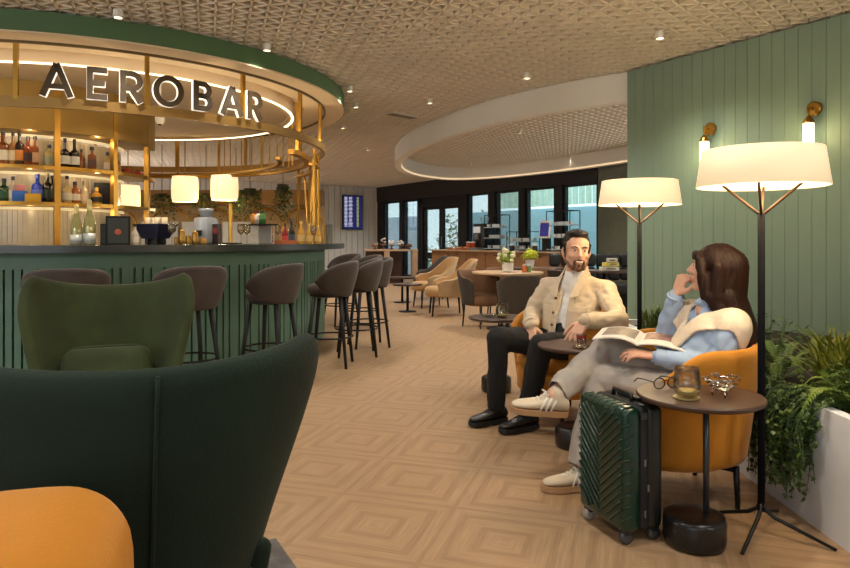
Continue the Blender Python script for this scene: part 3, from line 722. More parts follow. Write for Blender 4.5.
obj('rim', mb, mat('orange_wood', (172, 92, 44), .5), o)
p = ctr(329, 2.5); o = thing('leaflet_holder', 'pale blue leaflet holder at the right end of the bar counter', 'leaflet holder', p, math.radians(-75))
mb = MB(); mb.box((0, 0, .105), (.15, .06, .21)); obj('holder', mb, glass('blue_acrylic', (150, 190, 200), .7), o)
mb = MB(); mb.box((0, 0, .115), (.135, .03, .2)); obj('leaflet', mb, mat('blue_leaflet', (110, 146, 152), .5, 0, .2, 30), o)

# stemmed glasses on the counter
for u, R, lab in ((241, 2.5, 'stemmed wine glass left of the wire rack, by the lamp stem'), (247, 2.42, 'stemmed wine glass just in front of the wire rack\'s left end'), (278, 2.3, 'stemmed wine glass between the wire rack and the red syrup bottle'), (313.5, 2.55, 'stemmed wine glass in front of the gold bottles near the bar end'), (172, 2.55, 'stemmed wine glass at the right foot of the navy trough')):
    o = thing('wine_glass', lab, 'glass', ctr(u, R), 0, 'stemmed glasses on the bar')
    mb = MB(); mb.lathe([(.032, 0), (.032, .003), (.005, .008), (.004, .08), (.006, .085)], seg=18); obj('stem', mb, CLEAR, o, True)
    mb = MB(); mb.lathe([(.006, .085), (.03, .11), (.034, .14), (.028, .18), (.0265, .18), (.032, .14), (.028, .112), (.001, .09)], seg=22, cap1=False); obj('bowl', mb, glass('stemware', (246, 240, 226), .82), o, True)
# hanging plants in the back bar
def hanging_plant(p, w, h, n, lab, seed, cord=.5):
    random.seed(seed)
    o = thing('hanging_plant', lab, 'plant', p, 0, 'plants hanging over the bar')
    mb = MB()
    for i in range(n):
        a = random.uniform(0, 2*PI); r = random.uniform(.1, 1)*w; ln = random.uniform(.35, 1)*h
        x, y = math.cos(a), math.sin(a)
        for k in range(9):
            f = k/8; q = V(x*r*(f**.5), y*r*(f**.5), .06*math.sin(f*PI)-ln*f*f)
            d_ = V(random.uniform(-1, 1), random.uniform(-1, 1), random.uniform(-1, .2)).normalized()*.05
            s_ = d_.cross(V(0, 0, 1)).normalized()*.018
            mb.quadring([[q, q+d_*.5+s_, q+d_, q+d_*.5-s_]], True, False)
    obj('foliage', mb, mat('hanging_leaf', (74, 86, 34), .6, 0, .35, 12), o)
    mb = MB(); mb.lathe([(.05, -.06), (.08, .03), (.085, .05)], seg=16); obj('pot', mb, mat('dark_pot', (60, 48, 34), .7), o)
    mb = MB(); mb.tube([(0, 0, .05), (0, 0, cord)], .005, 5); obj('cord', mb, BLACK, o)
for u, v, d, w, h, n, lab in ((283, 188, 9.3, .17, .55, 80, 'large hanging plant beside the brass screen'), (250, 192, 9.6, .26, .4, 70, 'bushy hanging plant right of the right-hand pendant'), (236, 200, 10.1, .2, .3, 50, 'low hanging plant just behind the right-hand pendant'),
                              (206, 197, 10.1, .3, .35, 60, 'hanging plant between the middle and right-hand pendants'), (162, 197, 10.1, .3, .35, 60, 'hanging plant left of the middle pendant')):
    hanging_plant((X(u, d), d, Z(v, d)), w, h, n, lab, int(u), min(.8, 2.8-Z(v, d)))
# dome camera on the hoop
o = thing('security_camera', 'white dome camera under the canopy by the tower post', 'camera', (X(160, 5.9), 5.9, Z(121, 5.9)))
mb = MB(); mb.lathe([(.03, -.03), (.04, 0), (.045, .05)], seg=20); mb.tube([(0, 0, .05), (0, 0, 2.6-Z(121, 5.9))], .012); obj('housing', mb, WHITE, o, 'auto')
mb = MB(); mb.ell((0, -.01, -.02), .022); obj('lens', mb, BLACK, o, True)

# bar stools
def make_stool(lab):
    t = thing('bar_stool', lab, 'bar stool', (0, 0, 0), 0, 'stools along the bar')
    def f(s, tt):
        a = s*math.radians(112); top = .965-.13*abs(s)**2.6; bot = .625+.05*abs(s)**2
        rr = .242+.045*sm(tt*1.1)*math.cos(a*.5)-.03*(1-tt)**3
        k = 1 if abs(s) < .999 else 1
        zc = (top+bot)/2; hz = (top-bot)/2*math.sqrt(max(.02, 1-abs(s)**7))
        return V(rr*math.sin(a)*1.06, rr*math.cos(a)+.0, zc+hz*(2*tt-1))
    mb = MB(); mb.surf(f, 28, 6, .045); obj('backrest', mb, TAUPE, t, True, sub=1)
    mb = MB(); mb.lathe([(.15, .650), (.185, .655), (.205, .69), (.20, .735), (.15, .752), (.02, .755)], (0, -.01, 0), 32); obj('seat', mb, TAUPE, t, True)
    mb = MB(); mb.lathe([(.15, .63), (.19, .64), (.19, .657)], (0, 0, 0), 24); obj('seat_frame', mb, BLACKWOOD, t, 'auto')
    for sx in (-1, 1):
        for sy in (-1, 1):
            mb = MB(); mb.tube([(sx*.125, sy*.125, .645), (sx*.195, sy*.195, 0)], [.022, .014], 8); obj('leg', mb, BLACKWOOD, t, True)
    mb = MB(); mb.tube([(.168*1.06*math.cos(2*PI*i/32)*1.28, .168*1.06*math.sin(2*PI*i/32)*1.28, .27) for i in range(33)], .008, 6); obj('foot_ring', mb, BLACK, t, True)
    return t
labs = ['taupe velvet bar stool at the left, behind the green wing chair facing us', 'taupe bar stool second from the left, right of the green wing chair', 'taupe bar stool third from the left along the counter', 'taupe bar stool with legs nearest the open floor, fourth from the left', 'taupe bar stool fifth from the left, overlapping the one beyond it', 'taupe bar stool sixth from the left, half hidden by the fifth', 'bar stool past the bend whose tan inner back shows above the fifth stool', 'farthest bar stool whose tan inner back shows at the counter end']
first = None
for th, lab in zip((-68, -52.5, -39, -24.5, -13, -2.5, 21, 35), labs):
    a = math.radians(th); p = pol(a, 2.96); rz = facing((-math.cos(a), -math.sin(a)))+math.radians(4 if th < -45 else 22 if th < 10 else 0)
    if first is None:
        first = make_stool(lab); first.scale = (.94, .94, 1); first.location = p; first.rotation_euler.z = rz
    else: dup(first, p, rz, lab)
# ================================================================== LOUNGE SEATS
def legs4(t, x, y, h, m, r0=.016, r1=.011, splay=1.12, z0=None):
    for sx in (-1, 1):
        for sy in (-1, 1):
            mb = MB(); mb.tube([(sx*x, sy*y, h), (sx*x*splay, sy*y*splay, 0)], [r0, r1], 8); obj('leg', mb, m, t, True)
def make_wing_chair(lab, m_in, loc, rz, zc=.93, zw=1.0, W0=.255, W1=.36, lean=.16, aw=.215, ah=.58):
    t = thing('wing_chair', lab, 'armchair', loc, rz)
    fm = math.radians(72)
    def f(s, tt):
        top = zc+(zw-zc)*min(1, abs(s)/.82)**2.2
        if abs(s) > .80: top -= .17*((abs(s)-.80)/.2)**2.2
        z = lerp(.26, top, tt)
        h = (z-.26)/(zw-.26)
        W = lerp(W0, W1, sm(h*1.05-.05))
        D = lerp(.34, .27, h)
        x = W*math.sin(s*fm)/math.sin(fm)*(1+.05*h*abs(s))
        y = .25+lean*(h-.3)-D*(1-math.cos(s*fm))/(1-math.cos(fm))
        return V(x, y, z)
    mb = MB(); mb.surf(f, 30, 12, .05); obj('shell', mb, m_in, t, True, sub=1)
    if True:
        mb = MB(); mb.tube([f(0, i/14)+V(0, .0015, -.006) for i in range(1, 15)], .0035, 6); mb.tube([f(0, i/14)+V(0, -.051, -.006) for i in range(6, 14)], .0022, 6)
        obj('seam_piping', mb, m_in, t, True)
    for sx in (-1, 1):
        def g(s, tt):
            y = lerp(.12, -.26, tt); top = lerp(ah, ah-.08, tt)-.16*sm((tt-.7)/.3)
            zz = lerp(.24, top, (s+1)/2)
            return V(sx*(aw+.04*sm((zz-.3)/.3)-.05*tt*tt), y, zz)
        mb = MB(); mb.surf(g, 10, 12, .055*sx); obj('arm', mb, m_in, t, True, sub=1)
    mb = MB(); mb.box((0, -.04, .30), (.50, .54, .16), bev=.05, seg=4); obj('seat_base', mb, m_in, t, True)
    mb = MB(); mb.box((0, -.06, .41), (.46, .50, .12), bev=.05, seg=4); obj('seat_cushion', mb, m_in, t, True)
    legs4(t, .2, .2, .24, BLACKWOOD)
    return t
wc1 = make_wing_chair('olive green velvet wing chair facing us, with small cushion, in front of the bar', OLIVEV, (-1.36, 2.84, 0), math.radians(22), .935, 1.0)
wc2 = make_wing_chair('big dark green velvet wing chair seen from behind, cut by the left edge', GREENV, (-.595, 1.37, .013), math.radians(180+28), .925, .945, aw=.17, ah=.52)
o = thing('cushion', 'small olive velvet lumbar cushion on the facing wing chair', 'cushion', (-1.375, 2.86, .565), math.radians(22))
mb = MB(); mb.box((0, 0, 0), (.36, .14, .24), bev=.06, seg=5, rot=Matrix.Rotation(math.radians(-14), 3, 'X')); obj('cover', mb, OLIVEV, o, True, sub=1)
mb = MB()
R_ = Matrix.Rotation(math.radians(-14), 3, 'X')
mb.tube([R_ @ V(.168*(abs(math.cos(a))**.35)*(1 if math.cos(a) > 0 else -1), 0, .124*(abs(math.sin(a))**.35)*(1 if math.sin(a) > 0 else -1)) for a in [2*PI*i/40 for i in range(41)]], .006, 6)
obj('piping', mb, OLIVEV, o, True)
# rug under the near chair
mb = MB(); a = V(-.57, 2.52); e1 = V(.48, -.877); e2 = V(-.877, -.48)
q = [a, a+e1*2.4, a+e1*2.4+e2*2.0, a+e2*2.0]
mb.prism([(p.x, p.y) for p in reversed(q)], 0.001, .012)
tag(obj('rug', mb, mat('grey_marbled_rug', (92, 88, 86), .9, 0, .5, 9, bump=.5, bscale=120)), 'grey marbled rug under the dark green wing chair, only its corner showing', 'rug')

def tub_shell(R, ang, z0, zback, zfront, flare=.04, ry=1.0, dip=0.0, fr=2.2):
    am = math.radians(ang)
    def f(s, tt):
        a = s*am; top = lerp(zback, zfront, sm((abs(s)-.66)/.34)**1.3)
        if abs(s) > .93: top -= .05*((abs(s)-.93)/.07)**2
        z = lerp(z0, top, tt); h = (z-z0)/(zback-z0)
        rr = R-flare+flare*1.6*h
        return V(rr*math.sin(a), rr*ry*math.cos(a), z)
    return f
def make_tub(lab, loc, rz, R=.355, zb=.675, zf=.54, ang=128, group=None):
    t = thing('tub_chair', lab, 'armchair', loc, rz, group)
    f = tub_shell(R, ang, .19, zb, zf)
    mb = MB(); mb.surf(f, 36, 8, .05); obj('shell', mb, MUSTARD, t, True, sub=1)
    mb = MB(); mb.lathe([(.05, .175), (R-.09, .178), (R-.07, .20), (R-.065, .30), (R-.08, .33), (.02, .335)], (0, -.015, 0), 36); obj('seat_base', mb, MUSTARD, t, True)
    mb = MB(); mb.lathe([(.05, .33), (R-.105, .332), (R-.08, .36), (R-.08, .395), (R-.105, .42), (.03, .43)], (0, -.03, 0), 36); obj('seat_cushion', mb, MUSTARD, t, True)
    mb = MB()
    for s_ in (-1, 1): mb.bar((-.2*s_, -.2, .165), (.2*s_, .2, .165), .02, .02)
    obj('leg_frame', mb, BLACK, t)
    for sx in (-1, 1):
        for sy in (-1, 1):
            mb = MB(); mb.tube([(sx*.2, sy*.2, .18), (sx*.205, sy*.205, 0)], [.014, .011], 8); obj('leg', mb, BLACK, t, True)
    return t
tubm = make_tub('mustard velvet tub chair the man in the cream jacket sits in', (.92, 4.30, 0), facing((-.88, -.47)), .375, .68, .60)
tubw = make_tub('mustard velvet tub chair the woman sits in, beside the planter', (1.125, 3.02, 0), facing((-1, -.04)), .355, .70, .55)
# mustard chair in the very front corner
t = thing('lounge_chair', 'mustard lounge chair whose rounded back fills the lower left corner', 'armchair', (-.60, .80, .013), facing((-.95, -.3)))
mb = MB(); mb.box((0, .06, .54), (.40, .32, .50), bev=.11, seg=6); obj('backrest', mb, mat('bright_mustard', (190, 122, 16), .8, 0, .1, 7, sheen=.4, bump=.15, bscale=160), t, True, sub=1)
mb = MB(); mb.box((0, -.2, .36), (.52, .46, .16), bev=.06, seg=4); obj('seat_cushion', mb, mat('bright_mustard', (206, 134, 16)), t, True)
legs4(t, .18, .16, .29, BLACKWOOD)

# side tables: dark round top, thin pole, heavy drum foot set off centre
def make_side_table(lab, loc, rz, group='drum-footed side tables'):
    t = thing('side_table', lab, 'side table', loc, rz, group)
    mb = MB(); mb.lathe([(.215, .545), (.227, .552), (.23, .562), (.226, .567), (.02, .5672)], (0, 0, 0), 48); obj('tabletop', mb, WALNUT, t, 'auto')
    mb = MB(); mb.tube([(.025, 0, .1), (.025, 0, .546)], .0115, 12); obj('pole', mb, mat('gunmetal', (74, 76, 80), .35, .7), t, True)
    mb = MB(); mb.lathe([(.095, 0), (.110, .008), (.114, .03), (.114, .095), (.108, .112), (.095, .117), (.01, .118)], (-.02, 0, 0), 40); obj('drum_foot', mb, mat('black_gloss', (22, 21, 22), .28, 0, .1), t, True)
    return t
T1 = (1.04, 2.50); T2 = (.86, 3.68); T3 = (.56, 5.02)
st = make_side_table('dark round side table in front, holding a glass, spectacles and a silver bowl', (*T1, 0), 0)
dup(st, (*T2, 0), 0, 'dark round side table between the man and the woman, holding the red tea')
dup(st, (*T3, 0), PI*.1, 'dark round side table behind the man, its foot beside his right leg')

# suitcase
e1 = V(.34, -.94).normalized(); e2 = V(.94, .34).normalized()
t = thing('suitcase', 'dark green ribbed cabin suitcase standing on the floor by the side table', 'suitcase', (.77, 2.63, 0), math.atan2(e1.y, e1.x))
# local x along e1 (towards us), local y along e2 (towards the right)
SG = mat('suitcase_green', (10, 50, 38), .28, .15, .12, 9, coat=.3)
mb = MB(); mb.box((0, -.045, .295), (.31, .085, .49), bev=.03, seg=4); front = obj('front_shell', mb, SG, t, True)
mb = MB(); mb.box((0, .06, .295), (.308, .075, .488), bev=.028, seg=4); obj('back_shell', mb, mat('suitcase_black', (22, 26, 26), .35), t, True)
mb = MB(); mb.box((0, .012, .295), (.306, .045, .484), bev=.02, seg=3); z = obj('zip_gusset', mb, mat('black_nylon', (20, 21, 22), .7), t, True)
for q_ in ((.154, .008, .32), (.154, .022, .22), (.154, .008, .12)):
    mb = MB(); mb.box(q_, (.006, .008, .028), bev=.002); obj('zip_puller', mb, mat('steel', (150, 150, 150), .3, .9), z)
mb = MB()
for i in range(15):
    zb = .02+.034*i
    for s_ in (-1, 1):
        a_, b_ = V(0, -.089, zb-.0), V(s_*.138, -.089, zb+.125)
        lo_, hi_ = .075, .515
        pts = [a_.lerp(b_, k/6) for k in range(7)]; pts = [p for p in pts if lo_ < p.z < hi_]
        if len(pts) > 1: mb.tube(pts, .0055, 6)
for i in range(9):
    zb = .10+.045*i
    mb.tube([(.138, -.086, zb), (.153, -.072, zb+.012), (.156, -.05, zb+.02)], .0045, 6)
for i in range(8):
    x = -.13+.037*i; mb.tube([(x, -.086, .515), (x+.006, -.07, .538), (x+.012, -.035, .541)], .0045, 6)
obj('chevron_rib', mb, SG, front, True)
mb = MB(); mb.tube([(-.06, .02, .54), (-.055, .02, .566), (.055, .02, .566), (.06, .02, .54)], .009, 8); mb.box((0, .055, .545), (.13, .03, .012), bev=.004); obj('handle', mb, mat('black_plastic', (24, 25, 26), .5), t, True)
mb = MB(); mb.box((.13, .02, .50), (.06, .05, .06)); 
mb = MB(); mb.box((.157, .0, .505), (.004, .03, .028), bev=.001); obj('lock', mb, mat('lock_metal', (70, 74, 74), .3, .8), t)
t.scale = (1, 1, .965)
for sx in (-1, 1):
    for sy in (-1, 1):
        mb = MB(); mb.box((sx*.115, .008+sy*.06, .052), (.05, .035, .03), bev=.006); h_ = obj('wheel_fork', mb, mat('black_plastic', (24, 25, 26), .5), t)
        mb = MB(); q = Quaternion((0, 1, 0), PI/2) if True else None
        mb.lathe([(.012, -.014), (.024, -.012), (.0255, 0), (.024, .012), (.012, .014)], (sx*.12, .008+sy*.062, .0255), 20, axis=q); obj('wheel', mb, mat('wheel_grey', (70, 72, 74) , .35, .3) if sx > 0 else mat('wheel_light', (186, 186, 184), .35, .3), h_, True)

# floor lamps
LSH = mat('lit_lamp_shade', (250, 232, 200), .75, emit=.62, emit_rgb=(255, 226, 178))
LPOLE = mat('lamp_pole', (16, 17, 21), .8, 0); LPOLE.node_tree.nodes['Principled BSDF'].inputs['Specular IOR Level'].default_value = .08
LSTRUT = mat('lamp_strut', (66, 50, 38), .8, 0); LSTRUT.node_tree.nodes['Principled BSDF'].inputs['Specular IOR Level'].default_value = .08
def make_lamp(lab, loc, rz=0):
    t = thing('floor_lamp', lab, 'floor lamp', loc, rz, 'tripod floor lamps along the planter')
    mb = MB()
    prof = [(.219, 1.505), (.240, 1.36), (.235, 1.36), (.214, 1.499)]
    mb.quadring([[V(r*math.cos(2*PI*k/56), r*math.sin(2*PI*k/56), z) for k in range(56)] for r, z in prof+[prof[0]]], False, False)
    mb.lathe([(.216, 1.503), (.07, 1.503), (.069, 1.4995), (.215, 1.4995)], (0, 0, 0), 56, False, False)
    obj('lamp_shade', mb, LSH, t, True)
    mb = MB(); mb.lathe([(.235, 1.369), (.235, 1.372), (.02, 1.3722)], (0, 0, 0), 48); obj('diffuser', mb, mat('lamp_diffuser', (255, 240, 214), .6, emit=2.4, emit_rgb=(255, 226, 170)), t)
    mb = MB(); mb.tube([(0, 0, .085), (0, 0, 1.255)], .0135, 12); obj('pole', mb, LPOLE, t, True)
    for k in range(4):
        a = PI/4+k*PI/2+.25
        mb = MB(); mb.tube([(0, 0, 1.245), (.14*math.cos(a), .14*math.sin(a), 1.37)], .0055, 8); obj('strut', mb, LSTRUT, t, True)
        a = PI/4+k*PI/2+.07
        mb = MB(); mb.tube([(0, 0, .13), (.015*math.cos(a), .015*math.sin(a), .09), (.05*math.cos(a), .05*math.sin(a), .068), (.255*math.cos(a), .255*math.sin(a), .006)], [.008, .008, .008, .006], 8); obj('leg', mb, BLACK, t, True)
    return t
LAMPS = [(1.325, 2.60), (1.29, 3.97)]
l1 = make_lamp('near tripod floor lamp with wide cream shade, beside the woman\'s chair', (*LAMPS[0], 0))
dup(l1, (*LAMPS[1], 0), .2, 'far tripod floor lamp with wide cream shade, between the man and the woman')

# wall sconces
def make_sconce(u, v, lab):
    # hit the green wall
    k = (u-425)/FPX; den = gdir.x-k*gdir.y; m_ = (k*G0.y-G0.x)/den; p = G0+gdir*m_; z = Z(v, p.y)
    t = thing('wall_sconce', lab, 'wall lamp', (p.x, p.y, z), math.atan2(-gnor.x, gnor.y)+PI, 'brass sconces on the green wall')
    q = Quaternion((1, 0, 0), PI/2)
    mb = MB(); mb.lathe([(.001, 0), (.055, .0), (.055, .02), (.045, .03), (.01, .032)], (0, 0, 0), 28, axis=q); obj('wall_plate', mb, BRASS, t, 'auto')
    mb = MB(); mb.tube([(0, -.02, 0), (0, -.10, 0)], .012, 10); mb.tube([(0, -.095, .0), (0, -.095, -.08)], .009, 10); obj('bracket', mb, BRASS, t, True)
    mb = MB(); mb.lathe([(.008, -.06), (.03, -.085), (.042, -.11), (.042, -.118)], (0, -.095, 0), 24); obj('cap', mb, BRASS, t, True)
    mb = MB(); mb.lathe([(.038, -.118), (.038, -.29), (.034, -.295), (.005, -.296)], (0, -.095, 0), 24); obj('glass_tube', mb, mat('sconce_glow', (255, 244, 214), .5, emit=3.4, emit_rgb=(255, 236, 190)), t, True)
    return V(p.x, p.y, z)
SCON = [make_sconce(711, 129, 'left brass wall sconce, behind the near lamp shade\'s left edge'), make_sconce(815, 109, 'right brass wall sconce with longer glowing tube in view')]

# ------------------------------------------------------------------ things on the near table
TT = .568
def table_glass(p, lab):
    t = thing('stemless_glass', lab, 'glass', (p[0], p[1], TT+.006))
    mb = MB(); prof = [(.026, .0), (.036, .004), (.049, .035), (.050, .045), (.042, .108), (.0405, .108), (.0485, .045), (.047, .036), (.033, .008), (.001, .007)]
    mb.lathe(prof, seg=32, cap1=False); obj('bowl', mb, glass('glass_bowl', (250, 251, 250), .93), t, True)
    mb = MB(); mb.lathe([(.033, .0085), (.042, .024), (.001, .0245)], seg=28); obj('drink', mb, mat('pale_wine', (206, 184, 110), .1), t, 'auto')
    return t
table_glass((.965, 2.43), 'stemless wine glass with pale drink on the near side table')
mb = MB(); mb.lathe([(.043, 0), (.047, .002), (.047, .005), (.01, .0055)], seg=32); tag(obj('coaster', mb, mat('gold_foil', (204, 190, 130), .3, .6), None, 'auto', loc=(.962, 2.43, TT)), 'thin gold coaster under the stemless glass', 'coaster')
t = thing('silver_bowl', 'openwork silver bowl of leaf shapes on three legs on the near side table', 'bowl', (1.105, 2.46, TT))
random.seed(11); SILV = mat('polished_silver', (206, 196, 186), .18, .95, .1)
mb = MB()
for i in range(150):
    a = random.uniform(0, 2*PI); f = random.uniform(.05, 1)**.7; r = .012+.054*f; z = .022+.050*f**1.5
    c = V(r*math.cos(a), r*math.sin(a), z); tx = V(-math.sin(a), math.cos(a), random.uniform(-.6, .6)).normalized(); up = V(math.cos(a)*.6, math.sin(a)*.6, .8)
    b_ = tx.cross(up).normalized(); L_ = random.uniform(.008, .013)
    mb.quadring([[c+tx*L_*x+b_*L_*.5*y+up*hh for x, y in ((-1, 0), (0, -1), (1, 0), (0, 1))] for hh in (0, .002)])
obj('leaf_basket', mb, SILV, t)
for k in range(3):
    a = .5+k*2*PI/3; mb = MB(); mb.tube([(.024*math.cos(a), .024*math.sin(a), .03), (.034*math.cos(a), .034*math.sin(a), .012), (.03*math.cos(a), .03*math.sin(a), 0)], .0028, 6); obj('leg', mb, SILV, t, True)
t = thing('spectacles', 'dark framed folded spectacles at the left edge of the near side table', 'spectacles', (.945, 2.585, TT), math.radians(20))
mb = MB()
for x in (-.033, .033): mb.tube([(x+.026*math.cos(a), 0, .023+.021*math.sin(a)) for a in [2*PI*i/20 for i in range(21)]], .0028, 6)
mb.tube([(-.008, 0, .03), (0, 0, .034), (.008, 0, .03)], .0025, 6); obj('rim', mb, mat('tortoise_frame', (36, 24, 18), .3), t, True)
for x in (-.033, .033):
    mb = MB(); mb.lathe([(.0235, -.0006), (.0235, .0006)], (x, 0, .023), 20, axis=Quaternion((1, 0, 0), PI/2), sy=.82); obj('lens', mb, CLEAR, t)
for x in (-1, 1):
    mb = MB(); mb.tube([(x*.06, 0, .03), (x*.061, .06, .030), (x*.058, .10, .026), (x*.055, .125, .008)], .0024, 6); obj('temple', mb, mat('tortoise_frame', (36, 24, 18), .3), t, True)
# tea on the middle table
t = thing('tea_glass', 'small glass of red tea on a saucer on the middle side table', 'glass', (.848, 3.575, TT))
mb = MB(); mb.lathe([(.03, 0), (.05, .004), (.052, .008), (.028, .005), (.001, .005)], seg=28); obj('saucer', mb, glass('saucer_glass', (226, 230, 228), .7), t, True)
mb = MB(); mb.lathe([(.022, .007), (.025, .012), (.0285, .072), (.027, .072), (.0235, .02), (.001, .02)], seg=24, cap1=False); obj('glass_body', mb, CLEAR, t, True)
mb = MB(); mb.lathe([(.0232, .021), (.0265, .062), (.001, .0622)], seg=24); obj('tea', mb, mat('red_tea', (138, 18, 16), .1), t, 'auto')
# things on the far side table
table_glass((T3[0]+.02, T3[1]-.06), 'empty water glass on the side table behind the man').location.z = TT
mb = MB(); mb.lathe([(.04, 0), (.055, .012), (.06, .02), (.054, .02), (.035, .008), (.001, .008)], seg=24, cap1=False); tag(obj('ashtray', mb, CLEAR, None, True, loc=(T3[0]-.08, T3[1]-.04, TT)), 'shallow clear dish beside the water glass behind the man', 'dish')
# ================================================================== PEOPLE
def frame(F, U=V(0, 0, 1)):
    F = F.normalized(); L = U.cross(F).normalized(); U2 = F.cross(L).normalized()
    return L, F, U2                      # L points to the figure's own left
def rotm(L, F, U): return Matrix((L, F, U)).transposed()
SKIN = mat('skin_warm', (212, 166, 140), .5, 0, .06, 25)
SKINW = mat('skin_fair', (216, 168, 142), .5, 0, .05, 25)
def add_head(mb, C, L, F, U, female=False, k=1.0):
    R = rotm(L, F, U); P = lambda l, f, u: C+(L*l+F*f+U*u)*k
    E = lambda l, f, u, r: mb.ell(P(l, f, u), [x*k for x in r], R, 24, 16)
    E(0, -.014, .036, (.075, .094, .083)); E(0, .03, -.02, (.060, .062, .085))
    jw = .044 if female else .050
    E(0, .032, -.072, (jw, .050, .040)); E(0, .064, -.096, (.020, .020, .017))
    mb.cap(P(0, .086, .018), P(0, .108, -.020), .0085, .0125); E(0, .097, -.024, (.017, .012, .010))
    for s in (-1, 1):
        E(s*.038, .060, -.022, (.024, .022, .022)); mb.cap(P(s*.014, .083, .028), P(s*.048, .068, .030), .010, .008)
        E(s*.077, -.010, -.006, (.010, .021, .031)); mb.cap(P(s*.060, -.004, -.03), P(s*.042, .03, -.085), .020, .018)
    mb.cap(P(-.017, .088, -.054), P(.017, .088, -.054), .0075); mb.cap(P(-.013, .086, -.064), P(.013, .086, -.064), .0075)
    return P, R
def add_eyes(parent, P, R, L, F, U, iris, down=0):
    for s in (-1, 1):
        mb = MB(); mb.ell(P(s*.031, .0785, .010), (.0115, .0088, .0052), R, 16, 12); e = obj('eye', mb, mat('eye_white', (226, 218, 208), .25), parent, True)
        mb = MB(); mb.ell(P(s*.030, .0868, .010), (.0068, .0025, .0050), R, 14, 10); obj('iris', mb, mat('iris_%d' % iris[0], iris, .2), e, True)
def chain(mb, pts, rs):
    for a, b, r0, r1 in zip(pts[:-1], pts[1:], rs[:-1], rs[1:]): mb.cap(a, b, r0, r1, 12)
def add_hand(mb, W, D, N, T, curl=(.35, .4, .45, .5), spread=.16, k=1.0, thumb=.7):
    """W wrist, D finger direction, N out of the back of the hand, T towards the thumb side"""
    D = D.normalized(); N = (N-D*N.dot(D)).normalized(); T2 = D.cross(N)
    if T2.dot(T) < 0: T2 = -T2
    T = T2; P = lambda d, t, n: W+(D*d+T*t+N*n)*k
    for t_ in (-.026, -.009, .009, .026): mb.cap(P(.008, t_*.65, 0), P(.088-.14*abs(t_-.005), t_*1.05, .002), .0125*k, .0105*k, 12)
    lens = (.070, .080, .075, .058)          # index .. little
    for i, (t_, ln) in enumerate(zip((.029, .010, -.010, -.028), lens)):
        base = P(.086-.14*abs(t_-.005), t_*1.05, .002); ang = 0; pts = [base]; rs = [.0098*k]
        sd = T*(t_*spread/.03)
        for j, fr in enumerate((.45, .31, .24)):
            ang += curl[i]*(1.0, 1.1, .8)[j]
            d = (D*math.cos(ang)-N*math.sin(ang)+sd*math.cos(ang)).normalized()
            pts.append(pts[-1]+d*ln*fr*k); rs.append((.0088, .0080, .0068)[j]*k)
        chain(mb, pts, rs)
    b = P(.022, .024, -.006); d1 = (D*.62+T*.72-N*.25*thumb).normalized(); d2 = (D*.9+T*.25-N*.4*thumb).normalized()
    chain(mb, [b, b+d1*.042*k, b+d1*.042*k+d2*.034*k, b+d1*.042*k+d2*.058*k], [.0135*k, .0108*k, .0096*k, .0075*k])
def folds(amp, sx, sy, sz, seed=0):
    def w(co, n): return amp*noise.noise(V(co.x*sx+seed, co.y*sy, co.z*sz))+amp*.5*noise.noise(V(co.x*sx*2.3, co.y*sy*2.3+seed, co.z*sz*2.3))
    return w
def shoe(name, parent, ank, toe_dir, m, msole, extra=None, ln=.28, pitch=0.0, up=V(0, 0, 1)):
    """ank: ankle centre; builds upper and sole along toe_dir"""
    L, F, U = frame(toe_dir, up); P = lambda l, f, u: ank+L*l+F*f+U*u
    mb = MB()
    secs = []
    for f, w, h0, h1 in ((-.078, .024, -.070, -.02), (-.06, .035, -.072, .005), (-.02, .038, -.072, .02), (.03, .040, -.072, .0), (.08, .045, -.072, -.022), (.13, .047, -.072, -.034), (.165, .040, -.071, -.042), (.188, .022, -.069, -.052)):
        secs.append((P(0, f, (h0+h1)/2), L*w, U*(h1-h0)/2))
    mb.loft(secs, 20); mb.cap(P(0, -.02, -.03), P(0, -.018, .012), .040, .037)
    o = obj(name, mb, m, parent, True, voxel=.006, smooth_it=4)
    mb = MB(); out = [(-.082, 0), (-.07, .03), (-.02, .041), (.04, .043), (.09, .050), (.14, .051), (.175, .042), (.194, .018)]
    poly = out+[(f, -w) for f, w in reversed(out)]
    mb.quadring([[P(w, f, u) for f, w in poly] for u in (-.093, -.068)]); s_ = obj('sole', mb, msole, o)
    mb = MB()
    for i in range(5):
        f = .035+.018*i; mb.tube([P(-.024, f, -.006-.008*i), P(0, f+.004, .004-.009*i), P(.024, f, -.006-.008*i)], .003, 6)
    mb.tube([P(.0, .03, .006), P(.028, .05, .012), P(.03, .028, .004), P(0, .03, .006), P(-.028, .05, .012), P(-.03, .028, .004), P(0, .03, .006)], .003, 6)
    obj('laces', mb, extra or m, o, True)
    return o, P

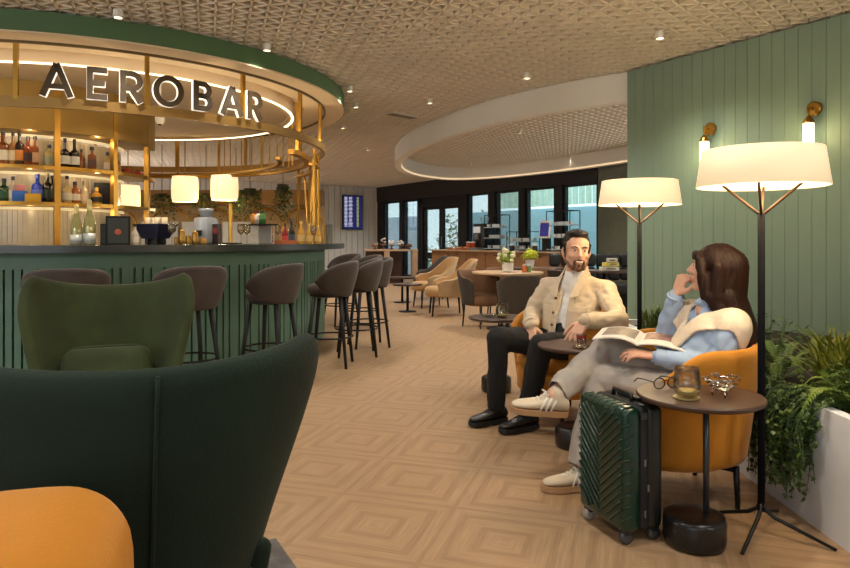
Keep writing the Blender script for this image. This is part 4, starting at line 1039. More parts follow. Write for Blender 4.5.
# ------------------------------------------------------------------ the man
def build_man():
    f = V(-.67, -.74, 0).normalized(); lf = V(.74, -.67, 0).normalized()
    root = thing('person', 'bearded man in cream overshirt and black trousers, sitting and smiling to the right', 'person', (.92, 4.25, 0))
    org = V(.92, 4.25, 0)
    Hc = V(.915, 4.22, .475); Sh = V(.985, 4.315, .865); Nk = V(.982, 4.285, .945); Hd = V(.972, 4.235, 1.076)
    sL, sR = V(1.14, 4.175, .83), V(.84, 4.44, .835)
    eL, wL = V(1.165, 3.965, .675), V(.935, 3.86, .675)
    eR, wR = V(.715, 4.42, .655), V(.672, 4.17, .612)
    hL, hR = V(.985, 4.15, .475), V(.845, 4.27, .475)
    kL, aL = V(.685, 3.885, .535), V(.615, 3.985, .105)
    kR, aR = V(.455, 4.13, .535), V(.445, 4.135, .105)
    tL, tR = V(-.84, -.42, 0).normalized(), V(-.83, -.45, 0).normalized()
    up = (Sh-Hc).normalized()
    HF = V(.0, -1, -.05); HL, HF, HU = frame(HF, V(.05, .02, 1))
    mb = MB()
    P, R = add_head(mb, Hd, HL, HF, HU, False, 1.07)
    mb.cap(Hd+HU*-.07-HF*.02, Nk-up*.05, .055, .062)
    chain(mb, [Hc, Hc.lerp(Sh, .5), Sh-up*.08], [.09, .09, .085])
    for s_, e_, w_ in ((sL, eL, wL), (sR, eR, wR)): mb.cap(Sh, s_, .06, .05); chain(mb, [s_, e_, w_], [.046, .038, .027])
    for h_, k_, a_ in ((hL, kL, aL), (hR, kR, aR)): mb.cap(Hc, h_, .1, .08); chain(mb, [h_, k_, a_], [.075, .055, .035])
    # left hand hangs over the chair arm towards the tea; right hand rests over the thigh
    add_hand(mb, wL, V(-.62, -.30, -.74), V(-.35, -.62, .55), V(-.3, .9, 0), (.22, .26, .3, .36), k=1.12)
    add_hand(mb, wR, V(-.12, -.50, -.85), V(-.55, -.62, .45), V(.8, -.4, 0), (.35, .4, .45, .5), k=1.1)
    body = obj('body', mb, SKIN, root, True, voxel=.0042, smooth_it=3)
    add_eyes(root, P, R, HL, HF, HU, (58, 40, 28))
    HAIR = mat('dark_brown_hair', (26, 19, 15), .55, 0, .3, 60, stretch=(1, 1, 4))
    mb = MB(); E = lambda l, f_, u, r: mb.ell(P(l, f_, u), [x*1.07 for x in r], R, 24, 16)
    E(0, -.026, .058, (.0785, .088, .078)); E(0, .030, .108, (.058, .052, .024)); E(0, -.06, .02, (.068, .056, .07))
    for s in (-1, 1): mb.cap(P(s*.071, .012, .045), P(s*.073, .006, -.005), .012, .009)
    obj('hair', mb, HAIR, root, True, voxel=.0045, smooth_it=2, wrinkle=folds(.004, 60, 60, 60))
    mb = MB()
    for s in (-1, 1):
        mb.cap(P(s*.071, .004, -.01), P(s*.061, .012, -.055), .008, .012); mb.cap(P(s*.061, .012, -.055), P(s*.030, .062, -.094), .014, .016)
        mb.cap(P(0, .0945, -.043), P(s*.030, .083, -.052), .0062, .006); mb.cap(P(s*.030, .083, -.052), P(s*.026, .076, -.085), .007, .013)
    E = lambda l, f_, u, r: mb.ell(P(l, f_, u), [x*1.07 for x in r], R, 24, 16)
    E(0, .066, -.098, (.026, .022, .019)); E(0, .087, -.076, (.010, .005, .006))
    obj('beard', mb, mat('beard_brown', (104, 72, 54), .7, 0, .3, 80), root, True, voxel=.004, smooth_it=2, wrinkle=folds(.0025, 90, 90, 90))
    mb = MB()
    for s in (-1, 1): mb.tube([P(s*.013, .0935, .029), P(s*.030, .0885, .034), P(s*.050, .072, .029)], [.003, .0042, .002], 6)
    obj('eyebrow', mb, HAIR, root, True)
    mb = MB(); mb.tube([P(x, .0972-.9*x*x*10, -.0565+14*x*x) for x in [-.021+.042*i/10 for i in range(11)]], [.0012]+[.0033]*9+[.0012], 8)
    obj('teeth', mb, mat('teeth_white', (236, 228, 216), .3), root, True)
    # tee
    mb = MB()
    def torso(mb, g=0.0, hem=0.0):
        secs = []
        for fr, w, d in ((-.22-hem, .165, .115), (0, .17, .125), (.3, .165, .128), (.6, .185, .128), (.85, .195, .115), (1.0, .17, .095), (1.10, .10, .07)):
            c = Hc.lerp(Sh, fr)+f*(.015 if fr < .8 else 0); u_ = lf; v_ = f
            secs.append((c, u_*(w+g), v_*(d+g)))
        mb.loft(secs, 32)
    torso(mb, -.004); mb.cap(Sh+f*.01, Nk-up*.032+f*.006, .085, .073); mb.cap(Sh+f*.035-up*.05, Nk-up*.05+f*.03, .08, .062)
    obj('tee_shirt', mb, mat('white_tee', (222, 220, 216), .8, 0, .03), root, True, voxel=.007, smooth_it=5, wrinkle=folds(.008, 10, 10, 16))
    # overshirt
    JK = mat('cream_corduroy', (202, 184, 158), .85, 0, .06, 14, sheen=.3, bump=.25, bscale=140)
    mb = MB(); torso(mb, .012, .05)
    for s_, e_, w_ in ((sL, eL, wL), (sR, eR, wR)):
        mb.cap(Sh-up*.04+(s_-Sh)*.3, s_, .085, .074); chain(mb, [s_, s_.lerp(e_, .5), e_, e_.lerp(w_, .45), w_.lerp(e_, .03)], [.074, .066, .060, .056, .045])
    mb.cap(Sh+up*.0-f*.02, Nk-up*.035-f*.02, .10, .08)
    def keep(co, n):
        p = co-Hc; t_ = p.dot(up)/((Sh-Hc).length); l = p.dot(lf); fd = p.dot((f-up*f.dot(up)).normalized())
        hw = .030+.030*max(0, .55-t_)+.07*max(0, t_-.85)
        if fd > .03 and -.3 < t_ < 1.3 and abs(l-.012+.02*(t_-.5)) < hw: return False
        if (co-(Nk+up*.03)).length < .072: return False
        return True
    jk = obj('overshirt', mb, JK, root, True, voxel=.0065, smooth_it=5, keep=keep, wrinkle=folds(.014, 9, 9, 15, 3), thick=.007)
    # collar, placket, pockets with flaps, buttons, cuffs ride on the overshirt front
    def front(l, t_, off=.0):
        c = Hc.lerp(Sh, t_)
        # front surface of the torso ellipse
        tab = ((-.22, .165, .115), (0, .17, .125), (.3, .165, .128), (.6, .185, .128), (.85, .195, .115), (1.0, .17, .095), (1.2, .10, .07))
        for (a, wa, da), (b, wb, db) in zip(tab[:-1], tab[1:]):
            if a <= t_ <= b: q = (t_-a)/(b-a); w = lerp(wa, wb, q)+.012; d = lerp(da, db, q)+.012; break
        return c+lf*l+f*(.015+d*math.sqrt(max(0.05, 1-(l/w)**2))+off)
    mb = MB()
    for s, l0 in ((-1, -.030), (1, .044)):
        pts = [front(l0+s*.016+s*.045*max(0, t_-.8), t_, .0) for t_ in [-.18+.13*i for i in range(9)]]
        rings = [[p+lf*s*.02+f*.004, p-lf*s*.014+f*.004, p-lf*s*.014-f*.004, p+lf*s*.02-f*.004] for p in pts]
        mb.quadring(rings)
    obj('placket', mb, JK, jk, 'auto')
    for s in (-1, 1):
        mb = MB()
        a = Nk-f*.05-up*.0; b = Nk+lf*s*.075+up*.01+f*.005; c_ = front(s*.075+.008, .93, .012); d_ = front(s*.045+.01, .80, .022); e_ = front(s*.10+.01, .84, .016)
        mb.quadring([[a+up*.03, a-up*.015, a-up*.015-f*.012, a+up*.03-f*.012], [b+up*.03, b-up*.02+lf*s*.012, b-up*.022+lf*s*.02, b+up*.03+lf*s*.008], [c_+up*.012-lf*s*.018, c_-lf*s*-.03, c_-lf*s*-.03-f*.008, c_+up*.01-lf*s*.018-f*.008], [d_, e_, e_-f*.008, d_-f*.008]])
        obj('collar', mb, JK, jk, 'auto')
        mb = MB(); n = 8
        def pk(i, t_): return front(s*.105+.006+(i/n-.5)*.10, t_, .010)
        for t0, t1, sk in ((.66, .60, .03), (.60, .28, 0)):
            rows = [[pk(i, t0) for i in range(n+1)], [pk(i, t1-(sk*(1-abs(i/n-.5)*2) if sk else 0)) for i in range(n+1)]]
            o_ = .006 if sk else .001
            mb.quadring([[rows[0][i]+f*o_, rows[1][i]+f*o_, rows[1][i]-f*.006, rows[0][i]-f*.006] for i in range(n+1)])
        obj('chest_pocket', mb, JK, jk, 'auto')
    for t_ in (.78, .55, .36, .16, -.04):
        mb = MB(); p = front(-.046, t_, .008); q = V(0, 0, 1).rotation_difference(f); mb.lathe([(.0085, -.004), (.0095, 0), (.008, .004), (.001, .0035)], p, 14, axis=q); obj('button', mb, mat('brown_button', (104, 72, 44), .4), jk, True)
    for e_, w_ in ((eL, wL), (eR, wR)):
        d_ = (w_-e_).normalized(); mb = MB(); mb.lathe([(.041, 0), (.047, .004), (.046, .05), (.049, .055), (.04, .056)], w_-d_*.055, 24, axis=V(0, 0, 1).rotation_difference(d_), cap0=False); obj('cuff', mb, JK, jk, True)
    # trousers
    TR = mat('black_trousers', (18, 18, 19), .85, 0, .15)
    mb = MB(); mb.ell(Hc, (.165, .155, .12)); mb.cap(Hc+up*.06, Hc-f*.02, .145, .15)
    for h_, k_, a_ in ((hL, kL, aL), (hR, kR, aR)):
        mb.cap(Hc.lerp(h_, .6), h_, .12, .105); chain(mb, [h_, h_.lerp(k_, .5), k_, k_.lerp(a_, .5), a_+V(0, 0, .01)], [.10, .088, .072, .067, .056])
    obj('trousers', mb, TR, root, True, voxel=.008, smooth_it=5, wrinkle=folds(.010, 11, 11, 7, 9))
    LE = mat('black_leather', (20, 19, 20), .35, 0, .2, 20); SO = mat('black_sole', (16, 16, 16), .6)
    shoe('shoe', root, aL, tL, LE, SO); shoe('shoe', root, aR, tR, LE, SO)
    for ch in root.children: ch.location = -org
    return root
MAN = build_man()

# ------------------------------------------------------------------ the woman
def build_woman():
    org = V(1.2, 3.0, 0)
    root = thing('person', 'woman with long dark hair, pale blue shirt and grey trousers, legs crossed with a magazine', 'person', org)
    f = V(-.97, .22, 0).normalized(); lf = V(-.22, -.97, 0).normalized()
    Hc = V(1.205, 3.01, .47); Sh = V(1.315, 3.0, .79); Nk = V(1.30, 3.005, .875); Hd = V(1.315, 3.0, 1.018)
    up = (Sh-Hc).normalized()
    sL, sR = V(1.335, 2.865, .775), V(1.27, 3.145, .785)
    eL, wL = V(1.27, 2.865, .59), V(1.035, 2.985, .626)
    eR, wR = V(1.18, 3.245, .65), V(1.185, 3.115, .895)
    kU, aU = V(.90, 3.25, .615), V(.60, 3.085, .425)          # crossed leg
    kD, aD = V(.83, 3.16, .49), V(.728, 3.04, .098)          # standing leg
    hU, hD = V(1.17, 3.08, .47), V(1.18, 2.93, .46)
    tU, tD = V(-.985, -.02, .10).normalized(), V(-.98, -.08, 0).normalized()
    HF = V(-.88, .47, .10); HL, HF, HU = frame(HF, V(-.06, 0, 1))
    mb = MB(); P, R = add_head(mb, Hd, HL, HF, HU, True, .97)
    mb.cap(Hd+HU*-.07-HF*.02, Nk-up*.05, .043, .05)
    chain(mb, [Hc, Hc.lerp(Sh, .5), Sh-up*.07], [.085, .08, .075])
    for s_, e_, w_ in ((sL, eL, wL), (sR, eR, wR)): mb.cap(Sh, s_, .05, .042); chain(mb, [s_, e_, w_], [.038, .032, .022])
    mb.cap(Hc, hU, .09, .08); mb.cap(Hc, hD, .09, .08)
    chain(mb, [hU, kU, aU, aU+V(0, 0, -.0)], [.07, .05, .034, .034]); chain(mb, [hD, kD, aD], [.07, .05, .03])
    # right hand: loose fist under the chin; left hand: holding the magazine edge
    add_hand(mb, wR, V(.30, -.22, .92), V(-.85, -.35, .2), V(.1, -.9, 0), (.95, 1.0, 1.05, 1.1), k=.97, thumb=.4)
    add_hand(mb, wL, V(-.93, .25, .10), V(.1, -.35, .9), V(0, .9, .1), (.30, .34, .38, .42), k=.95)
    obj('body', mb, SKINW, root, True, voxel=.0042, smooth_it=3)
    add_eyes(root, P, R, HL, HF, HU, (70, 52, 40))
    mb = MB(); mb.tube([P(-.018, .089, -.054), P(0, .096, -.053), P(.018, .089, -.054)], [.003, .006, .003], 8); mb.tube([P(-.015, .087, -.063), P(0, .094, -.064), P(.015, .087, -.063)], [.003, .006, .003], 8)
    obj('lips', mb, mat('lip_rose', (176, 92, 88), .4), root, True)
    HAIR = mat('long_brown_hair', (36, 18, 10), .5, 0, .45, 26, stretch=(6, 6, .8), bump=.3, bscale=60); HAIR.node_tree.nodes['Principled BSDF'].inputs['Specular IOR Level'].default_value = .22
    mb = MB(); E = lambda l, f_, u, r: mb.ell(P(l, f_, u), r, R, 24, 16)
    E(0, -.02, .042, (.084, .100, .078)); E(0, -.04, .0, (.083, .083, .09))
    mb.tube([P(l, .088-6*l*l, .062) for l in [-.06+.12*i/8 for i in range(9)]], .016, 8)      # fringe
    mb.tube([P(l, .093-6*l*l, .045) for l in [-.05+.10*i/8 for i in range(9)]], .010, 8)
    B_ = lambda l, f_, u: P(l, f_, u)
    for s in (-1, 1):
        mb.cap(P(s*.062, .064, .045), P(s*.074, .040, -.03), .020, .022); mb.cap(P(s*.074, .040, -.03), P(s*.072, .015, -.12), .025, .028)
        mb.cap(P(s*.078, -.02, .02), P(s*.075, -.03, -.12), .03, .036)
        mb.cap(P(s*.074, .0, -.12), P(s*.072, -.06, -.19), .032, .036); mb.cap(P(s*.072, -.06, -.19), P(s*.058, -.125, -.30), .036, .034)
    mb.cap(P(0, -.06, .02), P(0, -.075, -.14), .085, .075)
    bk = [P(0, -.08, -.14), P(.0, -.135, -.24), P(.0, -.178, -.34), P(.0, -.205, -.44), P(.0, -.21, -.50)]
    chain(mb, bk, [.074, .066, .058, .048, .03])
    chain(mb, [P(.05, -.07, -.12), P(.055, -.14, -.24), P(.05, -.185, -.36), P(.045, -.205, -.46)], [.05, .046, .04, .022])
    def strands(co, n):
        q = R.transposed() @ (co-Hd)
        a = math.atan2(q.x, -q.y+.01)
        return .0045*noise.noise(V(a*9, q.z*3+noise.noise(co*9)*1.2, 1))+.0035*noise.noise(V(a*22, q.z*4, 4))
    obj('hair', mb, HAIR, root, True, voxel=.0055, smooth_it=5, wrinkle=strands)
    # shirt
    BL = mat('pale_blue_shirt', (160, 184, 214), .75, 0, .05, 8)
    mb = MB(); secs = []
    for fr, w, d in ((-.25, .155, .12), (0, .15, .12), (.35, .125, .105), (.65, .14, .118), (.88, .15, .10), (1.02, .12, .08), (1.12, .07, .06)):
        secs.append((Hc.lerp(Sh, fr)+f*.01, lf*w, f*d))
    mb.loft(secs, 32)
    for s_, e_, w_ in ((sL, eL, wL), (sR, eR, wR)):
        mb.cap(Sh+(s_-Sh)*.4-up*.03, s_, .075, .068); chain(mb, [s_, s_.lerp(e_, .5), e_, e_.lerp(w_, .5), w_.lerp(e_, .06)], [.069, .066, .056, .048, .038])
    mb.cap(Sh-up*.01, Nk-up*.03, .07, .055)
    sh = obj('shirt', mb, BL, root, True, voxel=.0065, smooth_it=5, wrinkle=folds(.012, 13, 13, 13, 5))
    for e_, w_ in ((eL, wL), (eR, wR)):
        d_ = (w_-e_).normalized(); mb = MB(); mb.lathe([(.032, 0), (.038, .003), (.038, .045), (.041, .05), (.033, .051)], w_-d_*.06, 24, axis=V(0, 0, 1).rotation_difference(d_), cap0=False); obj('cuff', mb, BL, sh, True)
    mb = MB(); mb.tube([Nk+lf*.055*math.cos(a)+f*(.05*math.sin(a))+up*(.005-.018*math.sin(a)) for a in [-.6+(PI+1.2)*i/20 for i in range(21)]], .014, 8); obj('collar', mb, BL, sh, True)
    # sweater round the shoulders: a back yoke and two sleeves crossing on the chest
    SW = mat('cream_knit', (222, 206, 184), .9, 0, .05, 12, sheen=.3, bump=.2, bscale=110)
    mb = MB(); secs = []
    for fr, w, d in ((.2, .15, .125), (.35, .15, .13), (.65, .165, .143), (.88, .172, .122), (1.02, .145, .10), (1.14, .095, .08)):
        secs.append((Hc.lerp(Sh, fr)+f*.01, lf*w, f*d))
    mb.loft(secs, 32)
    for s_, e_ in ((sL, eL), (sR, eR)):
        mb.cap(Sh+(s_-Sh)*.4-up*.03, s_, .088, .082); chain(mb, [s_, s_.lerp(e_, .5)], [.083, .078])
    mb.cap(Sh-up*.01, Nk-up*.045, .095, .078); ln_ = (Sh-Hc).length
    def keep3(co, n):
        p = co-Hc; t_ = p.dot(up)/ln_; l = p.dot(lf); fd = p.dot((f-up*f.dot(up)).normalized())
        if t_ > 1.0 and (p-up*p.dot(up)-(Nk-Hc)+up*(Nk-Hc).dot(up)).length < .060: return False
        if t_ < .38: return False
        if fd > .0:
            L_ = .10*(t_-.42)/.58; q = abs(l)
            if q < L_-.045 and t_ > .55: return False
            if t_ > .80+1.3*max(0, q-.10)+1.2*fd and q > L_: return True
            return q < L_+.055+.03*max(0, t_-.75)*4
        return t_ > .80+1.3*max(0, abs(l)-.10)-3.0*max(0, -fd-.05)
    mbs = mb
    obj('sweater', mbs, SW, root, True, voxel=.006, smooth_it=8, keep=keep3, wrinkle=folds(.004, 12, 12, 12, 2), thick=.014)
    # trousers
    TR = mat('grey_trousers', (164, 158, 151), .8, 0, .05, 9, bump=.15, bscale=200)
    mb = MB(); mb.ell(Hc-up*.01, (.15, .155, .105)); mb.cap(Hc+up*.03, Hc-f*.01, .115, .13)
    for h_, k_, a_, fl in ((hU, kU, aU, .064), (hD, kD, aD+V(.0, 0, .0), .074)):
        mb.cap(Hc.lerp(h_, .6), h_, .11, .10); chain(mb, [h_, h_.lerp(k_, .5), k_, k_.lerp(a_, .5), a_.lerp(k_, .05)], [.095, .088, .072, .070, fl])
    def keep2(co, n):
        for k_, a_, cut in ((kU, aU, .075), (kD, aD, .02)):
            d_ = (a_-k_).normalized(); tt = (co-a_).dot(d_)
            if (co-a_).length < .16 and tt > -(a_-k_).length*cut: return False
        return True
    obj('trousers', mb, TR, root, True, voxel=.007, smooth_it=5, wrinkle=folds(.013, 12, 12, 6, 7), keep=keep2, thick=.004)
    LE = mat('cream_leather', (206, 192, 168), .55, 0, .06, 14); SO = mat('gum_sole', (168, 132, 96), .6); LC = mat('white_lace', (224, 222, 214), .7)
    for a_, t_ in ((aU, tU), (aD, tD)):
        o, PP = shoe('sneaker', root, a_, t_, LE, SO, LC, up=V(.08, -.12, 1) if a_ is aU else V(0, 0, 1))
        for s in (-1, 1):
            mb = MB()
            for i in range(3):
                x = .012+.024*i; mb.tube([PP(s*.0415, x, -.066), PP(s*.0405, x-.012, -.035), PP(s*.029, x-.026, -.004)], .0048, 6)
            obj('side_stripe', mb, mat('stripe_white', (232, 232, 228), .5), o, True)
        mb = MB(); mb.cap(PP(0, -.012, .01), PP(0, -.008, .06), .034, .034)
    for ch in root.children: ch.location = -org
    return root
WOMAN = build_woman()

# magazine lying open on her thighs
c0 = V(1.15, 2.915, .652); c1 = V(.80, 3.075, .682); up_ = V(.40, .86, .06).normalized()
dx = (c1-c0); Lm = dx.length; dx = dx.normalized(); nz = dx.cross(up_).normalized()
if nz.z < 0: nz = -nz
mag = thing('magazine', 'open magazine lying on the woman\'s crossed thighs', 'magazine', c0)
def page(s0, s1, lift, z0, th):
    mb = MB(); n = 14; rings = []
    for i in range(n+1):
        q = i/n; s_ = lerp(s0, s1, q); h = lift*math.sin(PI*min(1, q*1.0))**.8*(1-q*.5)+z0
        a = dx*s_+nz*h; b = a+up_*.27
        rings.append([a, b, b+nz*th, a+nz*th])
    mb.quadring(rings); return mb
m_ = Lm*.53
obj('left_pages', page(m_, Lm+.02, .028, .0, .006), PAPER, mag, 'auto'); obj('right_pages', page(m_, 0, .020, .0, .006), PAPER, mag, 'auto')
def blk(s0, s1, a0_, a1_, side):
    mb = MB(); n = 8; rings = []
    for i in range(n+1):
        s_ = lerp(s0, s1, i/n)
        q = (s_-m_)/((Lm+.02-m_) if side > 0 else -m_); h = (.028 if side > 0 else .020)*math.sin(PI*min(1, max(0, q)))**.8*(1-q*.5)+.0062
        a = dx*s_+nz*h+up_*a0_; b = dx*s_+nz*h+up_*a1_
        rings.append([a, b, b+nz*.0008, a+nz*.0008])
    mb.quadring(rings); return mb
obj('picture', blk(m_+.02, Lm-.01, .06, .25, 1), mat('mag_photo', (126, 112, 104), .4, 0, .6, 22), mag)
obj('picture', blk(.03, m_-.015, .10, .25, -1), mat('mag_photo_warm', (150, 110, 96), .4, 0, .6, 26), mag)
# ================================================================== PLANTER AND PLANTS
PLX = 1.56
mb = MB(); poly = [(PLX, 1.3), (5.2, 1.3), (2.50, 5.5), (PLX, 5.5)]
mb.prism([(PLX, 1.3), (PLX+.05, 1.3), (PLX+.05, 5.5), (PLX, 5.5)], 0, .49); mb.prism([(PLX+.05, 5.45), (2.48, 5.45), (2.46, 5.5), (PLX+.05, 5.5)], 0, .49); mb.prism([(PLX+.05, 1.3), (5.2, 1.3), (5.17, 1.35), (PLX+.05, 1.35)], 0, .49)
t = thing('planter', 'long pale grey planter trough full of ferns below the green wall', 'planter', (0, 0, 0))
obj('trough', mb, mat('pale_concrete', (222, 226, 230), .7, 0, .06, 5, bump=.1), t)
mb = MB(); mb.prism([(PLX+.05, 1.36), (5.10, 1.36), (2.50, 5.44), (PLX+.05, 5.44)], .02, .45); obj('soil', mb, mat('dark_soil', (40, 32, 26), .95, 0, .3, 30), t)
def frond(mb, base, az, ln, rise, droop, w, n=16, tilt=0):
    h = V(math.cos(az), math.sin(az), 0); sd = V(-h.y, h.x, 0); pts = []
    for i in range(n+1):
        q = i/n; pts.append(base+h*(ln*q*(1-.12*q))+V(0, 0, rise*math.sin(min(PI, q*PI*.62))-droop*q*q*q))
    mb.tube(pts, [.003*(1-.8*i/n)+.0006 for i in range(n+1)], 4)
    for i in range(2, n+1):
        q = i/n; L_ = w*math.sin(PI*min(1, .12+q*.86))**.8; t_ = (pts[i]-pts[i-1]).normalized()
        for s in (-1, 1):
            for e in (0, .5):
                p = pts[i-1].lerp(pts[i], e)
                d = (sd*s+t_*.55+V(0, 0, -.12)).normalized(); a = p+d*L_; x = t_*(ln/n*.24)
                mb.bm.faces.new([mb.bm.verts.new(v) for v in (p-x*.6, p+d*L_*.5-x, a, p+d*L_*.5+x, p+x*.6)])
def fern(loc, n, ln, rise, droop, w, rgb, lab, seed, azr=(0, 2*PI), group='ferns in the planter', name='potted_fern', nn=14):
    random.seed(seed); mb = MB()
    for i in range(n):
        az = random.uniform(*azr); k = random.uniform(.6, 1.1)
        frond(mb, V(random.uniform(-.04, .04), random.uniform(-.04, .04), 0), az, ln*k, rise*random.uniform(.6, 1.25), droop*random.uniform(.4, 1.3), w*k, nn)
    return tag(obj(name, mb, mat('fern_%d_%d_%d' % rgb, rgb, .55, 0, .35, 9), loc=loc), lab, 'fern', group)
def grassy(loc, n, h, spread, rgb, lab, seed, group='grassy plants in the planter', wd=.006):
    random.seed(seed); mb = MB()
    for i in range(n):
        az = random.uniform(0, 2*PI); h_ = h*random.uniform(.6, 1.15); r = spread*random.uniform(.2, 1.1); b = V(random.uniform(-.08, .08), random.uniform(-.08, .08), 0)
        d = V(math.cos(az), math.sin(az), 0); sd = V(-d.y, d.x, 0); pts = [b+d*r*q*q+V(0, 0, h_*(q-.25*q**3)) for q in (0, .3, .6, .85, 1)]
        ws = [wd, wd*1.2, wd, wd*.6, .0006]
        vs = [(mb.bm.verts.new(p-sd*w), mb.bm.verts.new(p+sd*w)) for p, w in zip(pts, ws)]
        for a, b2 in zip(vs[:-1], vs[1:]): mb.bm.faces.new((a[0], a[1], b2[1], b2[0]))
    return tag(obj('grassy_plant', mb, mat('grass_%d_%d_%d' % rgb, rgb, .55, 0, .3, 9), loc=loc), lab, 'plant', group)
def leafy(loc, n, r, h, rgb, lab, seed, lf=.035, name='leafy_plant', group='leafy plants in the planter'):
    random.seed(seed); mb = MB()
    for i in range(n):
        az = random.uniform(0, 2*PI); rr = r*random.random()**.5; z = h*random.uniform(.2, 1)*(1-.4*(rr/r)**2)
        c = V(rr*math.cos(az), rr*math.sin(az), z); d = V(math.cos(az)+random.uniform(-.7, .7), math.sin(az)+random.uniform(-.7, .7), random.uniform(-.3, .9)).normalized(); s = d.cross(V(0, 0, 1)).normalized(); k = lf*random.uniform(.6, 1.2)
        mb.bm.faces.new([mb.bm.verts.new(v) for v in (c, c+d*k*.5+s*k*.36, c+d*k*1.1, c+d*k*.5-s*k*.36)])
        if i % 5 == 0: mb.tube([(rr*.4*math.cos(az), rr*.4*math.sin(az), 0), c], .002, 4)
    return tag(obj(name, mb, mat('leaf_%d_%d_%d' % rgb, rgb, .55, 0, .35, 12), loc=loc), lab, 'plant', group)
SO_ = .45
fern((1.92, 2.34, SO_), 24, .36, .24, .24, .045, (92, 138, 58), 'bright green long-fronded fern at the right edge, its fronds over the planter front', 1)
fern((1.74, 2.68, SO_), 18, .30, .15, .22, .04, (104, 128, 50), 'yellowish green fern whose fronds hang over the planter front beside the ivy', 2)
fern((2.12, 2.55, SO_), 26, .46, .28, .22, .05, (80, 126, 56), 'tall bright fern behind the front fern near the right edge', 3)
fern((2.35, 2.75, SO_), 24, .40, .26, .2, .045, (96, 124, 48), 'fern against the green wall at the right edge', 4)
grassy((1.86, 2.95, SO_), 150, .36, .22, (122, 128, 44), 'olive grassy tuft standing tallest right of the lamp pole', 5)
grassy((2.15, 3.05, SO_), 120, .34, .2, (108, 116, 46), 'yellow-green grassy tuft behind the tallest one', 6)
leafy((2.10, 2.80, SO_), 260, .16, .26, (86, 54, 44), 'purplish brown leafy plant among the ferns', 7)
leafy((1.80, 2.72, SO_), 300, .17, .2, (72, 96, 40), 'small-leaved green plant just above the hanging ivy', 8)
leafy((2.28, 3.0, SO_), 220, .15, .33, (150, 158, 72), 'pale yellow-green leafy plant near the wall', 9, .05)
fern((1.78, 3.35, SO_), 22, .34, .2, .2, .04, (86, 112, 48), 'fern behind the woman\'s chair', 10)
fern((1.80, 3.9, SO_), 22, .34, .17, .2, .04, (88, 122, 54), 'fern behind the far floor lamp pole', 12)
grassy((1.74, 4.25, SO_), 110, .26, .2, (98, 124, 58), 'low grassy tuft right of the far lamp pole, first beyond it', 13)
fern((1.80, 4.65, SO_), 20, .32, .16, .2, .04, (80, 114, 52), 'fern left of the far lamp pole', 14)
grassy((1.76, 5.05, SO_), 100, .24, .2, (90, 110, 52), 'grassy tuft at the far end of the planter', 15)
leafy((2.2, 4.2, SO_), 200, .2, .24, (78, 104, 50), 'low leafy plant by the wall beyond the woman', 16)
fern((2.3, 3.6, SO_), 20, .34, .2, .2, .04, (92, 116, 52), 'fern by the wall behind the woman\'s back', 17)
# trailing ivy over the planter's face
def trailing(y0, y1, n, zmin, lab, seed, rgb, dens=26):
    random.seed(seed); mb = MB()
    for i in range(n):
        y = random.uniform(y0, y1); out = random.uniform(.01, .12); zb = zmin+random.random()**1.6*.30; pts = []
        for k in range(12):
            q = k/11; pts.append(V(PLX+.06-(.06+out)*min(1, q*3), y+.03*math.sin(q*5+i), lerp(.50, zb, q**1.15)+.05*math.sin(min(1, q*3)*PI)))
        mb.tube(pts, .0016, 3)
        for k in range(dens):
            q = random.random(); j = min(10, int(q*11)); p = pts[j].lerp(pts[j+1], q*11-j)
            d = V(random.uniform(-1, .2), random.uniform(-1, 1), random.uniform(-1, .3)).normalized(); s = d.cross(V(random.uniform(-1, 1), .2, 1)).normalized(); L_ = random.uniform(.014, .028)
            mb.bm.faces.new([mb.bm.verts.new(v) for v in (p, p+d*L_*.55+s*L_*.4, p+d*L_*1.1, p+d*L_*.55-s*L_*.4)])
    tag(obj('trailing_ivy', mb, mat('ivy_%d' % rgb[1], rgb, .5, 0, .4, 14)), lab, 'ivy')
trailing(2.58, 3.05, 95, .10, 'curtain of small-leaved ivy hanging down the planter front right of the lamp', 21, (62, 86, 34), 36)
trailing(3.05, 3.6, 60, .22, 'darker ivy hanging down the planter front behind the woman\'s chair', 22, (48, 70, 34))

# ================================================================== CAFE BEYOND
def make_armchair(lab, loc, rz, inner, outer, group, zb=.82, za=.56, leg=BLACKWOOD):
    t = thing('cafe_armchair', lab, 'armchair', loc, rz, group)
    am = math.radians(118)
    def shell(off):
        def f(s, tt):
            a = s*am; q = sm((abs(s)-.22)/.5); top = lerp(zb, za, q)-.06*sm((abs(s)-.85)/.15); z = lerp(.30, top, tt); h = tt
            R = .27+.055*h+off
            return V(R*math.sin(a)*1.05, R*math.cos(a)*.98+.09*h*(1-q), z)
        return f
    mb = MB(); mb.surf(shell(0), 28, 7, .03); inn = obj('inner_shell', mb, inner, t, True, sub=1)
    mb = MB(); mb.surf(shell(.028), 28, 7, .012); obj('outer_shell', mb, outer, t, True, sub=1)
    mb = MB(); mb.lathe([(.04, .285), (.26, .29), (.285, .32), (.28, .40), (.25, .435), (.03, .445)], (0, -.02, 0), 32); obj('seat', mb, inner, t, True)
    legs4(t, .19, .19, .30, leg)
    return t
LG = mat('light_grey_upholstery', (186, 182, 176), .8, 0, .06, 9)
g_ = 'tan armchairs by the windows'
ch = make_armchair('tan armchair with outside coloured paler for window light, nearest of the row facing left', (.33, 10.15, 0), facing((-1, -.08)), TAN, mat('window_lit_tan', (190, 164, 128), .8, 0, .08, 7, sheen=.3), g_, .86); ch.scale = (1.12, 1.12, 1)  # outer shell is the tan made paler to stand in for window light
dup(ch, (.10, 11.35, 0), facing((-.96, -.3)), 'second tan armchair of the row facing left')
